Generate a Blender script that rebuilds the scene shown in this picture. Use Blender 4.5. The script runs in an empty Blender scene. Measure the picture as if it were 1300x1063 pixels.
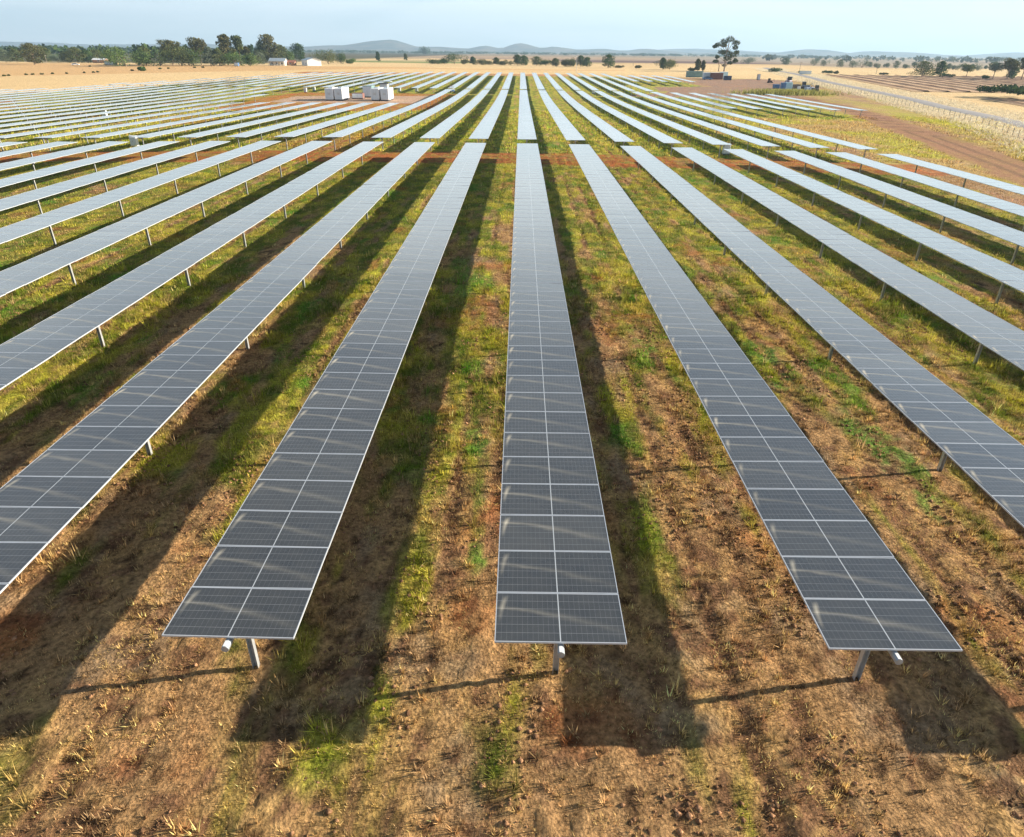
import bpy, math, random
import numpy as np
from mathutils import Matrix, Vector
random.seed(7); rng = np.random.default_rng(11)
sc = bpy.context.scene
COL = sc.collection

# ------------------------------------------------------------------ camera
F, PITCH, YAW, ROLL, CAMH = 826.51, .4713, -.0079, .0107, 10.59
cd = bpy.data.cameras.new('camera'); cam = bpy.data.objects.new('camera', cd); COL.objects.link(cam); sc.camera = cam
r0 = Vector((math.cos(YAW), -math.sin(YAW), 0))
fw = Vector((math.sin(YAW)*math.cos(PITCH), math.cos(YAW)*math.cos(PITCH), -math.sin(PITCH)))
u0 = r0.cross(fw)
rt = r0*math.cos(ROLL) + u0*math.sin(ROLL); up = -r0*math.sin(ROLL) + u0*math.cos(ROLL)
M = Matrix((rt, up, -fw)).transposed().to_4x4(); M.translation = (0, 0, CAMH)
cam.matrix_world = M
cd.sensor_width = 36; cd.lens = F*36/1300; cd.shift_y = -44.5/1300
cd.clip_start = .1; cd.clip_end = 60000

# ------------------------------------------------------------------ terrain and masks
def sm(x, xs, ys):
    return np.interp(np.asarray(x, float), xs, ys)
def terr(X, Y):
    X = np.asarray(X, float)
    b = sm(Y, [-500, 60, 80, 110, 156, 200, 230, 365, 500], [0, 0, -.1, -.6, -1.35, -1.6, -1.5, -.4, 0])
    r = -.0185*np.clip(X-5, 0, 60)*sm(Y, [-500, 80, 156, 220, 400], [1, 1, .35, .2, 0])
    l = -.015*np.clip(-X-25, 0, 60)*sm(Y, [-500, 80, 156, 220], [1, 1, .4, 0])
    return b+r+l
def T(x, y): return float(terr(x, y))
XC, S, Y0, HP = .8219, 5.7386, 7.9492, 1.5648
PITCHM = 1.150

def _h(i, j, s):
    i = i.astype(np.int64); j = j.astype(np.int64)
    n = (i*374761393 + j*668265263 + s*1442695041) & 0x7fffffff
    n = ((n ^ (n >> 13))*1274126177) & 0x7fffffff
    n = (n ^ (n >> 16)) & 0xffffff
    return n/float(0xffffff)
def vn(x, y, s=0):
    xi = np.floor(x); yi = np.floor(y); fx = x-xi; fy = y-yi
    fx = fx*fx*(3-2*fx); fy = fy*fy*(3-2*fy)
    a = _h(xi, yi, s); b = _h(xi+1, yi, s); c = _h(xi, yi+1, s); d = _h(xi+1, yi+1, s)
    return (a*(1-fx)+b*fx)*(1-fy)+(c*(1-fx)+d*fx)*fy
def fbm(x, y, s=0, o=4):
    t = 0; w = 0; a = 1
    for k in range(o):
        t = t+a*vn(x, y, s+k*17); w += a; a *= .5; x = x*2.03+5.1; y = y*2.03+1.7
    return t/w
def ss(x, a, b):
    t = np.clip((x-a)/(b-a), 0, 1); return t*t*(3-2*t)
def inpoly(X, Y, P):
    ins = np.zeros(X.shape, bool); n = len(P)
    for i in range(n):
        x1, y1 = P[i]; x2, y2 = P[(i+1) % n]
        if y1 == y2: continue
        c = ((y1 > Y) != (y2 > Y)) & (X < (x2-x1)*(Y-y1)/(y2-y1)+x1)
        ins ^= c
    return ins
def dpoly(X, Y, L):
    d = np.full(X.shape, 1e9)
    for (x1, y1), (x2, y2) in zip(L[:-1], L[1:]):
        dx, dy = x2-x1, y2-y1
        t = np.clip(((X-x1)*dx+(Y-y1)*dy)/(dx*dx+dy*dy), 0, 1)
        d = np.minimum(d, np.hypot(X-x1-t*dx, Y-y1-t*dy))
    return d
ROAD = [(215, 640), (186, 530), (172, 454), (144, 340), (134.5, 283), (124, 224), (116, 195), (106.5, 156), (97, 128), (84, 96), (66, 60), (45, 25)]
TRACK = [(90, 230), (86, 190), (82, 168), (74, 138), (66, 108), (57, 77), (51, 58), (46, 40), (42, 20)]
FARM = [(-64, -20), (42.5, -20), (43.5, 150), (77, 152), (77, 221), (47, 224), (50, 284), (73, 284), (73, 352), (50, 352), (48, 368), (-50, 368), (-96, 350), (-132, 240), (-136, 225), (-150, 205), (-178, 205), (-178, 80)]
YARD = [(60, 226), (30, 224), (40, 236), (52, 250), (50, 280), (76, 286), (80, 340), (90, 352), (122, 362), (128, 340), (112, 300), (96, 250), (88, 226), (76, 224)]
def C(*a): return np.array(a, float)
STRAW = C(.60, .37, .145); TAN = C(.52, .31, .14); SOIL = C(.25, .13, .070); ORANGE = C(.47, .155, .045)
GREEN = C(.16, .23, .022); LIME = C(.46, .44, .05); VIVID = C(.10, .29, .025); WHEAT = C(.80, .59, .31); MAUVE = C(.36, .21, .14)
def mixc(c, d, m): return c+(d-c)*m[..., None]
def ground_masks(X, Y):
    X = np.asarray(X, float); Y = np.asarray(Y, float)
    jx = (fbm(X*.25, Y*.25, 91, 3)-.5)*4; jy = (fbm(X*.25, Y*.25, 95, 3)-.5)*4
    far = ss(np.abs(Y), 100, 400)
    farm = inpoly(X+jx, Y+jy, FARM).astype(float)
    u = ((X-XC)/S) % 1.0
    big = fbm(X*.16, Y*.07, 3, 4); med = fbm(X*.9, Y*.45, 5, 4); fine = fbm(X*3.2, Y*2.6, 9, 3)
    ramp = sm(Y, [-50, 2, 10, 18, 30, 45, 80, 400], [-.26, -.20, -.10, .01, .07, .11, .14, .15])
    stripe = .06*np.exp(-((u-.46)/.10)**2)+.07*np.exp(-((u-.90)/.08)**2)+.05*np.exp(-((u-.12)/.10)**2)
    rut = np.exp(-((u-.585+.01*np.sin(Y*.05))/.028)**2)+np.exp(-((u-.775+.012*np.sin(Y*.06+2))/.028)**2)
    rut *= ss(fbm(X*.2, Y*.12, 21, 2), .36, .6)
    st2 = fbm(X*2.0, Y*.45, 7, 4)
    g = ss(.24*big+.30*med+.46*st2+ramp+stripe-.13*rut, .46, .62)
    return dict(farm=farm, u=u, big=big, med=med, fine=fine, g=g, rut=rut, jx=jx, jy=jy)
def orange_mask(X, Y, m):
    jx, jy = m['jx'], m['jy']
    o = ss(Y+jy*.5, 71.6, 73)*(1-ss(Y+jy*.5, 80.6, 82.2))*(X > -180)*(X < 47+jx)
    o2 = inpoly(X+jx*1.5, Y+jy*1.5, [(-68, 155), (-28, 155), (-20, 160), (-22, 224), (-70, 224), (-75, 200)])
    o = np.maximum(o, o2)
    o4 = ss(Y+jy*2, 368, 372)*(1-ss(Y+jy*2, 392, 400))*(X > -120)*(X < 30)*.9
    o = np.maximum(o, o4)
    rowgap = ss(fbm(X*.07, Y*.03, 55, 3), .62, .74)*.6*(Y > 82)*(X < -20)
    o = np.maximum(o, rowgap*m['farm'])
    o = np.maximum(o, .5*ss(fbm(X*.5, Y*.4, 57, 4), .64, .78)*m['farm']*(Y < 70))
    return o
def albedo(X, Y):
    m = ground_masks(X, Y); X = np.asarray(X, float); Y = np.asarray(Y, float)
    jx, jy, g, med, fine, big = m['jx'], m['jy'], m['g'], m['med'], m['fine'], m['big']
    one = np.ones(X.shape)
    # inside the farm
    c = mixc(one[..., None]*TAN, STRAW, ss(med, .35, .65)); grey_thatch = C(.33, .25, .17); c = mixc(c, grey_thatch, ss(fbm(X*1.1, Y*.8, 121, 3), .52, .7)*.5)
    c = mixc(c, SOIL, ss(fine*.6+med*.4+.14*m['rut'], .48, .62)*.9)
    c = mixc(c, SOIL*.35, ss(fbm(X*2.6, Y*2.2, 131, 3)+.05*m['rut'], .68, .76)*.85)
    grn = mixc(one[..., None]*GREEN, LIME, ss(fbm(X*1.3, Y*.9, 33, 3), .40, .62))
    v = ss(fbm(X*.6, Y*.4, 41, 4), .60, .74)*ss(Y, 9, 18)
    grn = mixc(grn, VIVID, v*.8)
    c = mixc(c, grn, np.clip(g*(.45+.75*fine), 0, 1))
    for (vx, vy, rx, ry) in ((11.2, 17.6, .5, 2.4), (9.8, 22.5, .5, 2), (-.95, 12.6, .22, 1.3), (-1.2, 17, .3, .8), (-6.6, 21.5, .5, 1.6), (5.2, 24, .4, .8), (-9.6, 27, .5, 2.5), (14.3, 14.6, .4, .8)):
        d = ((X-vx)/rx)**2+((Y-vy)/ry)**2+(fine-.5)*5+(med-.5)*7
        c = mixc(c, VIVID*1.05, (1-ss(d, -.6, 1.5))*.8)
    inside = c
    # land outside: stubble and paddocks
    lines = .5+.5*np.sin((Y+X*.18)*1.1)
    w = mixc(one[..., None]*WHEAT, WHEAT*C(.82, .76, .70), fbm(X*.02, Y*.02, 71, 4))
    w = mixc(w, WHEAT*.8, (lines*.25)*(Y < 700))
    far1 = C(.62, .39, .18)
    dleft = (Y-(302+(X+220)*1.3))
    w = mixc(w, far1*one[..., None], ss(dleft, 0, 6)*(X < -60)*(Y < 520))
    w = mixc(w, far1*C(1.05, .95, .9), ss(Y, 470, 476)*(1-ss(Y, 492, 500))*(X > -110)*(X < 70)*.7)
    # right of the farm: rough yellow-green grass
    rg = mixc(one[..., None]*C(.44, .30, .12), LIME*.8, ss(fbm(X*.16, Y*.10, 61, 5), .44, .66)*.8)
    rg = mixc(rg, MAUVE, ss(fbm(X*.09, Y*.05, 66, 4), .54, .64)*.8)
    rpoly = inpoly(X+jx, Y+jy, [(36, -20), (60, 40), (80, 96), (104, 156), (122, 224), (134, 283), (140, 330), (120, 365), (60, 372), (40, 372), (30, 200)])
    out = np.where(rpoly[..., None], rg, w)
    dr = dpoly(X, Y, ROAD)
    pale = (1-ss(dr+jx*.9, 9, 13))*(Y > 15)
    out = mixc(out, C(.66, .54, .35), pale*ss(fine*.5+med*.5, .25, .5))
    gv = (1-ss(np.abs(dpoly(X, Y, [(100, 222), (92, 165), (80, 122), (66, 82), (52, 45)]))+jx, 2, 5))
    out = mixc(out, LIME*.9, gv*.55*ss(fine*.5+med*.5, .3, .6))
    fm = m['farm'][..., None]
    c = out*(1-fm)+inside*fm
    # tracks and bare ground
    dt = dpoly(X, Y, TRACK)
    tk = (1-ss(dt+jx*.5, 3.0, 5.0))
    c = mixc(c, C(.33, .165, .095), tk*(.55+.45*np.clip(fine*1.4, 0, 1)))
    tr = (np.exp(-((dt-1.2)/.4)**2))*.4
    c = mixc(c, C(.13, .075, .05), tr*1.6)
    ya = inpoly(X+jx*2, Y+jy*2, YARD).astype(float)
    c = mixc(c, mixc(one[..., None]*MAUVE, C(.30, .20, .15), ss(med, .4, .6)), ya*.95)
    o = orange_mask(X, Y, m)
    oc = mixc(one[..., None]*ORANGE, ORANGE*C(.72, .72, .8), ss(fbm(X*.15, Y*1.3, 77, 3), .42, .6))
    oc = mixc(oc, C(.33, .22, .10), ss(med, .58, .7)*.6)
    c = mixc(c, oc, o*(1-.5*ss(g*fine, .4, .6)))
    pad = inpoly(X+jx*.6, Y+jy*.6, [(-66, 182), (-26, 182), (-26, 214), (-66, 208)]).astype(float)
    c = mixc(c, C(.50, .36, .27), pad*.8)
    # distant paddocks
    def band(y0, y1, x0, x1, col, k=1.):
        nonlocal c
        mm = ss(Y, y0, y0*1.01+2)*(1-ss(Y, y1, y1*1.01+2))*ss(X, x0, x0+20)*(1-ss(X, x1, x1+20))*k
        c = mixc(c, np.array(col, float), mm)
    band(690, 790, -190, -60, (.14, .22, .05)); band(760, 900, -400, 100, (.40, .34, .17), .7)
    band(870, 1120, 40, 330, (.20, .13, .11)); band(1120, 1300, -300, 600, (.42, .31, .22))
    band(1000, 1250, -1500, -150, (.50, .36, .2)); band(1300, 2000, -300, 1500, (.50, .36, .22)); band(690, 1900, 300, 2500, (.33, .27, .20), .85)
    band(2000, 30000, -20000, 20000, (.22, .18, .12), .75); band(560, 30000, -20000, -220, (.07, .085, .05), .9)
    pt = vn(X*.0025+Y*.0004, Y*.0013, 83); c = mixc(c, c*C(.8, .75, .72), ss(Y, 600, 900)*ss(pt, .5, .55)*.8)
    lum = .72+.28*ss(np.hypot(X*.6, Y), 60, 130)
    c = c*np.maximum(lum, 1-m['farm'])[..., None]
    return np.clip(c, 0, 1), m

# ------------------------------------------------------------------ object helpers
def tag(o, label=None, cat=None, group=None, kind=None):
    if label: o['label'] = label
    if cat: o['category'] = cat
    if group: o['group'] = group
    if kind: o['kind'] = kind
    return o
def link(o, parent=None, loc=None, rz=None):
    COL.objects.link(o)
    if parent is not None: o.parent = parent
    if loc is not None: o.location = loc
    if rz is not None: o.rotation_euler.z = rz
    return o
def empty(name, loc, rz=0):
    o = bpy.data.objects.new(name, None); o.empty_display_size = .3
    return link(o, None, loc, rz)
def mesh_np(name, V, Fc, mats, midx=None, uv=None, cols=None, smooth=False):
    """V (n,3); Fc (m,k) array with one k, or list of faces"""
    me = bpy.data.meshes.new(name)
    V = np.asarray(V, np.float32)
    if isinstance(Fc, np.ndarray):
        m, k = Fc.shape
        me.vertices.add(len(V)); me.vertices.foreach_set('co', V.ravel())
        me.loops.add(m*k); me.loops.foreach_set('vertex_index', Fc.astype(np.int32).ravel())
        me.polygons.add(m); me.polygons.foreach_set('loop_start', np.arange(0, m*k, k, dtype=np.int32))
        me.update(calc_edges=True)
    else:
        me.from_pydata([tuple(map(float, v)) for v in V], [], [tuple(f) for f in Fc])
    for mm in (mats if isinstance(mats, (list, tuple)) else [mats]): me.materials.append(mm)
    if midx is not None: me.polygons.foreach_set('material_index', np.asarray(midx, np.int32))
    if uv is not None:
        l = me.uv_layers.new(name='UVMap'); l.data.foreach_set('uv', np.asarray(uv, np.float32).ravel())
    if cols is not None:
        a = me.color_attributes.new('tint', 'FLOAT_COLOR', 'POINT')
        cc = np.ones((len(V), 4), np.float32); cc[:, :3] = cols; a.data.foreach_set('color', cc.ravel())
    if smooth: me.polygons.foreach_set('use_smooth', np.ones(len(me.polygons), bool))
    me.update()
    return me
class MB:
    def __init__(s): s.v = []; s.f = []; s.m = []
    def add(s, vs, fs, mi=0):
        b = len(s.v); s.v += [tuple(v) for v in vs]; s.f += [tuple(b+i for i in f) for f in fs]; s.m += [mi]*len(fs); return s
    def box(s, x0, x1, y0, y1, z0, z1, mi=0):
        vs = [(x0, y0, z0), (x1, y0, z0), (x1, y1, z0), (x0, y1, z0), (x0, y0, z1), (x1, y0, z1), (x1, y1, z1), (x0, y1, z1)]
        return s.add(vs, [(0, 3, 2, 1), (4, 5, 6, 7), (0, 1, 5, 4), (1, 2, 6, 5), (2, 3, 7, 6), (3, 0, 4, 7)], mi)
    def bev(s, x0, x1, y0, y1, z0, z1, b, mi=0):
        """box with chamfered vertical edges and top"""
        def ring(i, z): return [(x0+b+i, y0+i, z), (x1-b-i, y0+i, z), (x1-i, y0+b+i, z), (x1-i, y1-b-i, z), (x1-b-i, y1-i, z), (x0+b+i, y1-i, z), (x0+i, y1-b-i, z), (x0+i, y0+b+i, z)]
        vs = ring(0, z0)+ring(0, z1-b)+ring(b*.7, z1); fs = []
        for r in (0, 8):
            for i in range(8): j = (i+1) % 8; fs.append((r+i, r+j, r+8+j, r+8+i))
        fs.append(tuple(range(16, 24))); fs.append(tuple(range(7, -1, -1)))
        return s.add(vs, fs, mi)
    def tube(s, pts, rad, n=8, mi=0, cap=True):
        pts = [Vector(p) for p in pts]; R = rad if isinstance(rad, (list, tuple)) else [rad]*len(pts)
        vs = []; fs = []
        for i, p in enumerate(pts):
            d = (pts[min(i+1, len(pts)-1)]-pts[max(i-1, 0)]).normalized()
            a = Vector((0, 0, 1)) if abs(d.z) < .9 else Vector((1, 0, 0))
            e = d.cross(a).normalized(); g = d.cross(e).normalized()
            for k in range(n):
                t = 2*math.pi*k/n; vs.append(p+(e*math.cos(t)+g*math.sin(t))*R[i])
        for i in range(len(pts)-1):
            for k in range(n):
                k2 = (k+1) % n; fs.append((i*n+k, i*n+k2, (i+1)*n+k2, (i+1)*n+k))
        if cap: fs.append(tuple(range(n))); fs.append(tuple(range((len(pts)-1)*n+n-1, (len(pts)-1)*n-1, -1)))
        return s.add(vs, fs, mi)
    def mesh(s, name, mats, smooth=False): 
        me = mesh_np(name, np.array(s.v), s.f, mats, s.m); 
        if smooth: me.polygons.foreach_set('use_smooth', np.ones(len(me.polygons), bool))
        return me
    def build(s, name, mats, parent=None, loc=None, rz=None, smooth=False):
        return link(bpy.data.objects.new(name, s.mesh(name, mats, smooth)), parent, loc, rz)

# ------------------------------------------------------------------ materials
def newmat(name):
    m = bpy.data.materials.new(name); m.use_nodes = True; nt = m.node_tree; nt.nodes.clear()
    out = nt.nodes.new('ShaderNodeOutputMaterial'); return m, nt, out
class N:
    def __init__(s, nt): s.nt = nt
    def __call__(s, t, props=None, **ins):
        n = s.nt.nodes.new(t)
        for k, v in (props or {}).items(): setattr(n, k, v)
        for k, v in ins.items():
            key = int(k[1:]) if k[0] == '_' and k[1:].isdigit() else k.replace('_', ' ')
            sk = n.inputs[key]
            if isinstance(v, bpy.types.NodeSocket): s.nt.links.new(v, sk)
            else: sk.default_value = v
        return n
    def math(s, op, a, b=None, c=None, clamp=False):
        n = s.nt.nodes.new('ShaderNodeMath'); n.operation = op; n.use_clamp = clamp
        for i, v in enumerate((a, b, c)):
            if v is None: continue
            if isinstance(v, bpy.types.NodeSocket): s.nt.links.new(v, n.inputs[i])
            else: n.inputs[i].default_value = v
        return n.outputs[0]
    def mix(s, f, a, b, bt='MIX'):
        n = s.nt.nodes.new('ShaderNodeMix'); n.data_type = 'RGBA'; n.blend_type = bt
        for i, v in ((0, f), (6, a), (7, b)):
            if isinstance(v, bpy.types.NodeSocket): s.nt.links.new(v, n.inputs[i])
            else: n.inputs[i].default_value = v if i == 0 else (*v, 1)[:4]
        return n.outputs[2]
    def ramp(s, f, pts):
        n = s.nt.nodes.new('ShaderNodeMapRange'); n.clamp = True
        s.nt.links.new(f, n.inputs[0]); n.inputs[1].default_value, n.inputs[2].default_value, n.inputs[3].default_value, n.inputs[4].default_value = pts
        return n.outputs[0]
def simple(name, col, rough=.6, metal=0, vary=.12, scale=3., spec=.5, bump=0):
    m, nt, out = newmat(name); n = N(nt)
    tc = n('ShaderNodeTexCoord'); no = n('ShaderNodeTexNoise', None, Vector=tc.outputs['Object'], Scale=scale, Detail=5.)
    f = n.ramp(no.outputs[0], (.3, .7, 1-vary, 1+vary))
    vm = n('ShaderNodeVectorMath', dict(operation='SCALE'), _0=col); nt.links.new(f, vm.inputs['Scale'])
    b = n('ShaderNodeBsdfPrincipled', None, Base_Color=vm.outputs[0], Roughness=rough, Metallic=metal)
    b.inputs['Specular IOR Level'].default_value = spec
    if bump:
        bn = n('ShaderNodeBump', None, Strength=bump, Height=no.outputs[0]); nt.links.new(bn.outputs[0], b.inputs['Normal'])
    nt.links.new(b.outputs[0], out.inputs[0]); return m

def ground_mat():
    m, nt, out = newmat('ground_soil_and_grass'); n = N(nt)
    at = n('ShaderNodeAttribute', dict(attribute_name='tint')); geo = n('ShaderNodeNewGeometry')
    P = geo.outputs['Position']
    n1 = n('ShaderNodeTexNoise', None, Vector=P, Scale=9., Detail=8., Roughness=.7)
    n2 = n('ShaderNodeTexNoise', None, Vector=P, Scale=1.6, Detail=5., Roughness=.65)
    vo = n('ShaderNodeTexVoronoi', dict(feature='F1'), Vector=P, Scale=16.)
    f1 = n.ramp(n1.outputs[0], (.30, .70, .22, 1.75)); f2 = n.ramp(n2.outputs[0], (.3, .7, .78, 1.22))
    f = n.math('MULTIPLY', f1, f2)
    vm = n('ShaderNodeVectorMath', dict(operation='SCALE'), _0=at.outputs['Color']); nt.links.new(f, vm.inputs['Scale'])
    n3 = n('ShaderNodeTexNoise', None, Vector=P, Scale=5., Detail=6., Roughness=.7)
    red = n.mix(n.ramp(n3.outputs[0], (.52, .70, 0, .45)), vm.outputs[0], (.24, .14, .07))
    h = n.math('ADD', n.math('MULTIPLY', n1.outputs[0], .7), n.math('MULTIPLY', vo.outputs['Distance'], .25))
    bp = n('ShaderNodeBump', None, Strength=1.0, Distance=.11, Height=h)
    b = n('ShaderNodeBsdfPrincipled', None, Base_Color=red, Roughness=.95, Normal=bp.outputs[0]); b.inputs['Specular IOR Level'].default_value = .1
    nt.links.new(b.outputs[0], out.inputs[0]); return m
def leafy(name, transl=.25, attr='tint', rough=.8):
    m, nt, out = newmat(name); n = N(nt)
    at = n('ShaderNodeAttribute', dict(attribute_name=attr))
    d = n('ShaderNodeBsdfDiffuse', None, Color=at.outputs['Color']); t = n('ShaderNodeBsdfTranslucent', None, Color=at.outputs['Color'])
    mx = n('ShaderNodeMixShader', None, Fac=transl, _1=d.outputs[0], _2=t.outputs[0])
    nt.links.new(mx.outputs[0], out.inputs[0]); return m

def glass_mat():
    m, nt, out = newmat('solar_glass'); n = N(nt)
    uv = n('ShaderNodeUVMap'); sp = n('ShaderNodeSeparateXYZ', None, Vector=uv.outputs[0]); U, V = sp.outputs[0], sp.outputs[1]
    def line(x, period, off, w):    # 1 on a line of half width w metres
        t = n.math('PINGPONG', n.math('SUBTRACT', x, off), period/2)
        return n.math('LESS_THAN', t, w)
    # columns of half cells along u: 12 per half, margin 14 mm, centre gap
    hu = n.math('ABSOLUTE', n.math('SUBTRACT', U, 1.139))
    lu = line(hu, .0921, .012, .0022); lv = line(V, .1835, .0185, .0036)
    mid = n.math('LESS_THAN', hu, .008)
    fine = n.math('LESS_THAN', n.math('PINGPONG', V, .0092), .0009)
    fine = n.math('MULTIPLY', fine, .35)
    ln = n.math('MAXIMUM', n.math('MULTIPLY', lu, .55), lv)
    edge = n.math('MAXIMUM', n.math('GREATER_THAN', hu, 1.118), n.math('LESS_THAN', V, .014))
    ln = n.math('MAXIMUM', ln, n.math('MULTIPLY', edge, .0))
    ln = n.math('MAXIMUM', ln, fine)
    oi = n('ShaderNodeObjectInfo'); at = n('ShaderNodeAttribute', dict(attribute_name='rnd'))
    rnd = n.math('FRACT', n.math('ADD', oi.outputs['Random'], at.outputs['Fac']))
    cell = n.mix(rnd, (.010, .015, .021), (.019, .025, .031))
    col = n.mix(ln, cell, (.18, .185, .20)); col = n.mix(mid, col, (.50, .54, .58))
    b = n('ShaderNodeBsdfPrincipled', None, Base_Color=col, Roughness=.15, IOR=1.58)
    b.inputs['Coat Weight'].default_value = 1.; b.inputs['Coat IOR'].default_value = 1.5; b.inputs['Coat Roughness'].default_value = .08; b.inputs['Sheen Weight'].default_value = .07; b.inputs['Sheen Roughness'].default_value = .4
    tc = n('ShaderNodeTexCoord'); 
    ws = n('ShaderNodeTexNoise', None, Vector=tc.outputs['Object'], Scale=.8, Detail=2.)
    bp = n('ShaderNodeBump', None, Strength=.25, Distance=.01, Height=ws.outputs[0]); nt.links.new(bp.outputs[0], b.inputs['Normal'])
    # dusty film, and a pale curved streak mixed in on every panel
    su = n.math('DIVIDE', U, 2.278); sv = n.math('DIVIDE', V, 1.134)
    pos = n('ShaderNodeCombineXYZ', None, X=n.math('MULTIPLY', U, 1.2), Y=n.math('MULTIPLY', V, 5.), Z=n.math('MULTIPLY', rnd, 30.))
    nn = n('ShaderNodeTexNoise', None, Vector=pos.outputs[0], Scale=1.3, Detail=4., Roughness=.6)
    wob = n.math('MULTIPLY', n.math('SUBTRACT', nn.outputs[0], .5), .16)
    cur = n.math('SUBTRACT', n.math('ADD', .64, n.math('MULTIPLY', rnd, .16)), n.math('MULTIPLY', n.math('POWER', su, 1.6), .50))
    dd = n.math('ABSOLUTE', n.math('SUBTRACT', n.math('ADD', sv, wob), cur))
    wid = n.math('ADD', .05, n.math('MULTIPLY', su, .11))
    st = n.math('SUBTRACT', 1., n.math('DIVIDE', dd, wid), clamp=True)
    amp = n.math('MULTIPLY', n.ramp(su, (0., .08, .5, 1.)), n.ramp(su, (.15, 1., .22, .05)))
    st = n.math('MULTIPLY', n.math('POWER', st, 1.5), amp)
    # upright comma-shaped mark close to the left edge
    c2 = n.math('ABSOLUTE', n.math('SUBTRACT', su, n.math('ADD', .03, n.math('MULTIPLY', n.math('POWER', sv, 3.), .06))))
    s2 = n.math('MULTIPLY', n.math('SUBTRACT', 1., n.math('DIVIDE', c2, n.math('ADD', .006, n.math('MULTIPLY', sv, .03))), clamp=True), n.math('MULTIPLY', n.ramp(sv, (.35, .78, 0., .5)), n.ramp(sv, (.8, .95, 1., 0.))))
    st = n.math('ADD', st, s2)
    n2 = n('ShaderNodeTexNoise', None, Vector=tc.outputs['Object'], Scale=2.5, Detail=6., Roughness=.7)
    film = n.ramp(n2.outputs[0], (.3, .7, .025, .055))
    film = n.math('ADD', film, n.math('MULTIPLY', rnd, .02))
    film_streak = n.math('ADD', film, n.math('MULTIPLY', n.math('MULTIPLY', st, n.ramp(n.math('FRACT', n.math('MULTIPLY', rnd, 7.13)), (0., 1., .8, 2.1))), n.ramp(nn.outputs[0], (.3, .7, .5, 1.))), clamp=True)
    # light bird droppings along the low edges
    vo = n('ShaderNodeTexVoronoi', dict(feature='F1'), Vector=tc.outputs['Object'], Scale=3.1)
    spk = n.math('MULTIPLY', n.math('LESS_THAN', vo.outputs['Distance'], .05), n.math('GREATER_THAN', n('ShaderNodeSeparateColor', None, Color=vo.outputs['Color']).outputs[0], .72))
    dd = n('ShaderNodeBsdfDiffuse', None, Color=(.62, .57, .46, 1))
    mx = n('ShaderNodeMixShader', None, Fac=film_streak, _1=b.outputs[0], _2=dd.outputs[0])
    nt.links.new(mx.outputs[0], out.inputs[0]); return m

MG = ground_mat(); MGRASS = leafy('grass_blades', .3); MLEAF = leafy('gum_leaves', .25)
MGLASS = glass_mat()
MFRAME = simple('aluminium_frame', (.58, .61, .65), .4, .35, .05)
MBACK = simple('white_backsheet', (.55, .56, .58), .6)
MGALV = simple('galvanised_steel', (.50, .52, .53), .45, .5, .18, 8.)
MTUBE = simple('torque_tube_steel', (.42, .46, .50), .4, .5, .15, 6.)
MLABEL = simple('white_sticker', (.8, .8, .78), .5, 0, .03)
MBARK = simple('gum_bark', (.24, .18, .13), .9, 0, .35, 2.)
MWHITE = simple('white_paint', (.82, .83, .84), .45, 0, .05, .6)
MGREYP = simple('pale_grey_paint', (.55, .62, .68), .5, 0, .06, .8)
MDARK = simple('dark_steel', (.06, .065, .075), .6, 0, .2)
MTEAL = simple('weathered_green_paint', (.16, .26, .26), .6, 0, .15, .8)
MBLUE = simple('blue_paint', (.07, .16, .32), .5, 0, .12, 1.)
MRED = simple('rust_red_paint', (.20, .09, .07), .7, 0, .2, 1.5)
MROOF = simple('zinc_roof', (.40, .46, .50), .45, .2, .12, .8)
MBRICK = simple('brown_brick', (.34, .19, .12), .85, 0, .2, 2.)
MRUBBER = simple('tyre_rubber', (.03, .03, .032), .85, 0, .1)
MGLS = simple('window_glass', (.03, .04, .05), .1, 0, .05)
MPOLE = simple('weathered_timber', (.28, .24, .20), .85, 0, .2, 2.)
MASPH = simple('grey_bitumen', (.27, .25, .245), .9, 0, .15, .5)
MHILL = None

# ------------------------------------------------------------------ world, sun, exposure
SX, SY = 2.928, .5417
sun_dir = Vector((SX, SY, 1)).normalized(); ELEV = math.asin(sun_dir.z); AZ = math.atan2(SX, SY)
w = bpy.data.worlds.new('World'); sc.world = w; w.use_nodes = True; nt = w.node_tree; nt.nodes.clear(); n = N(nt)
sky = n('ShaderNodeTexSky'); sky.sky_type = 'NISHITA'; sky.sun_disc = False; sky.sun_elevation = ELEV; sky.sun_rotation = AZ
sky.altitude = 150; sky.air_density = 1.0; sky.dust_density = .3; sky.ozone_density = 1.4
tc = n('ShaderNodeTexCoord'); mp = n('ShaderNodeMapping', None, Vector=tc.outputs['Generated']); mp.inputs['Scale'].default_value = (1.2, 1.2, 9.); mp.inputs['Rotation'].default_value = (.12, .05, .4)
no = n('ShaderNodeTexNoise', None, Vector=mp.outputs[0], Scale=1.6, Detail=8., Roughness=.58, Distortion=.5)
cl = n.ramp(no.outputs[0], (.42, .60, 0., .9))
sep = n('ShaderNodeSeparateXYZ', None, Vector=tc.outputs['Generated'])
hz_ = n.ramp(sep.outputs[2], (.02, .40, .93, .03)); hc = n.ramp(sep.outputs[2], (.05, .45, 1., .15))
sk0 = n.mix(hz_, sky.outputs[0], (6.9, 8.2, 8.8))
sk = n.mix(n.math('MULTIPLY', cl, hc), sk0, (8.8, 9.5, 9.8))
bg = n('ShaderNodeBackground', None, Color=sk, Strength=.05); wo = n('ShaderNodeOutputWorld', None, Surface=bg.outputs[0])
sl = bpy.data.lights.new('sun', 'SUN'); sl.energy = 5.; sl.angle = math.radians(.5); sl.color = (1., .88, .71)
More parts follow.
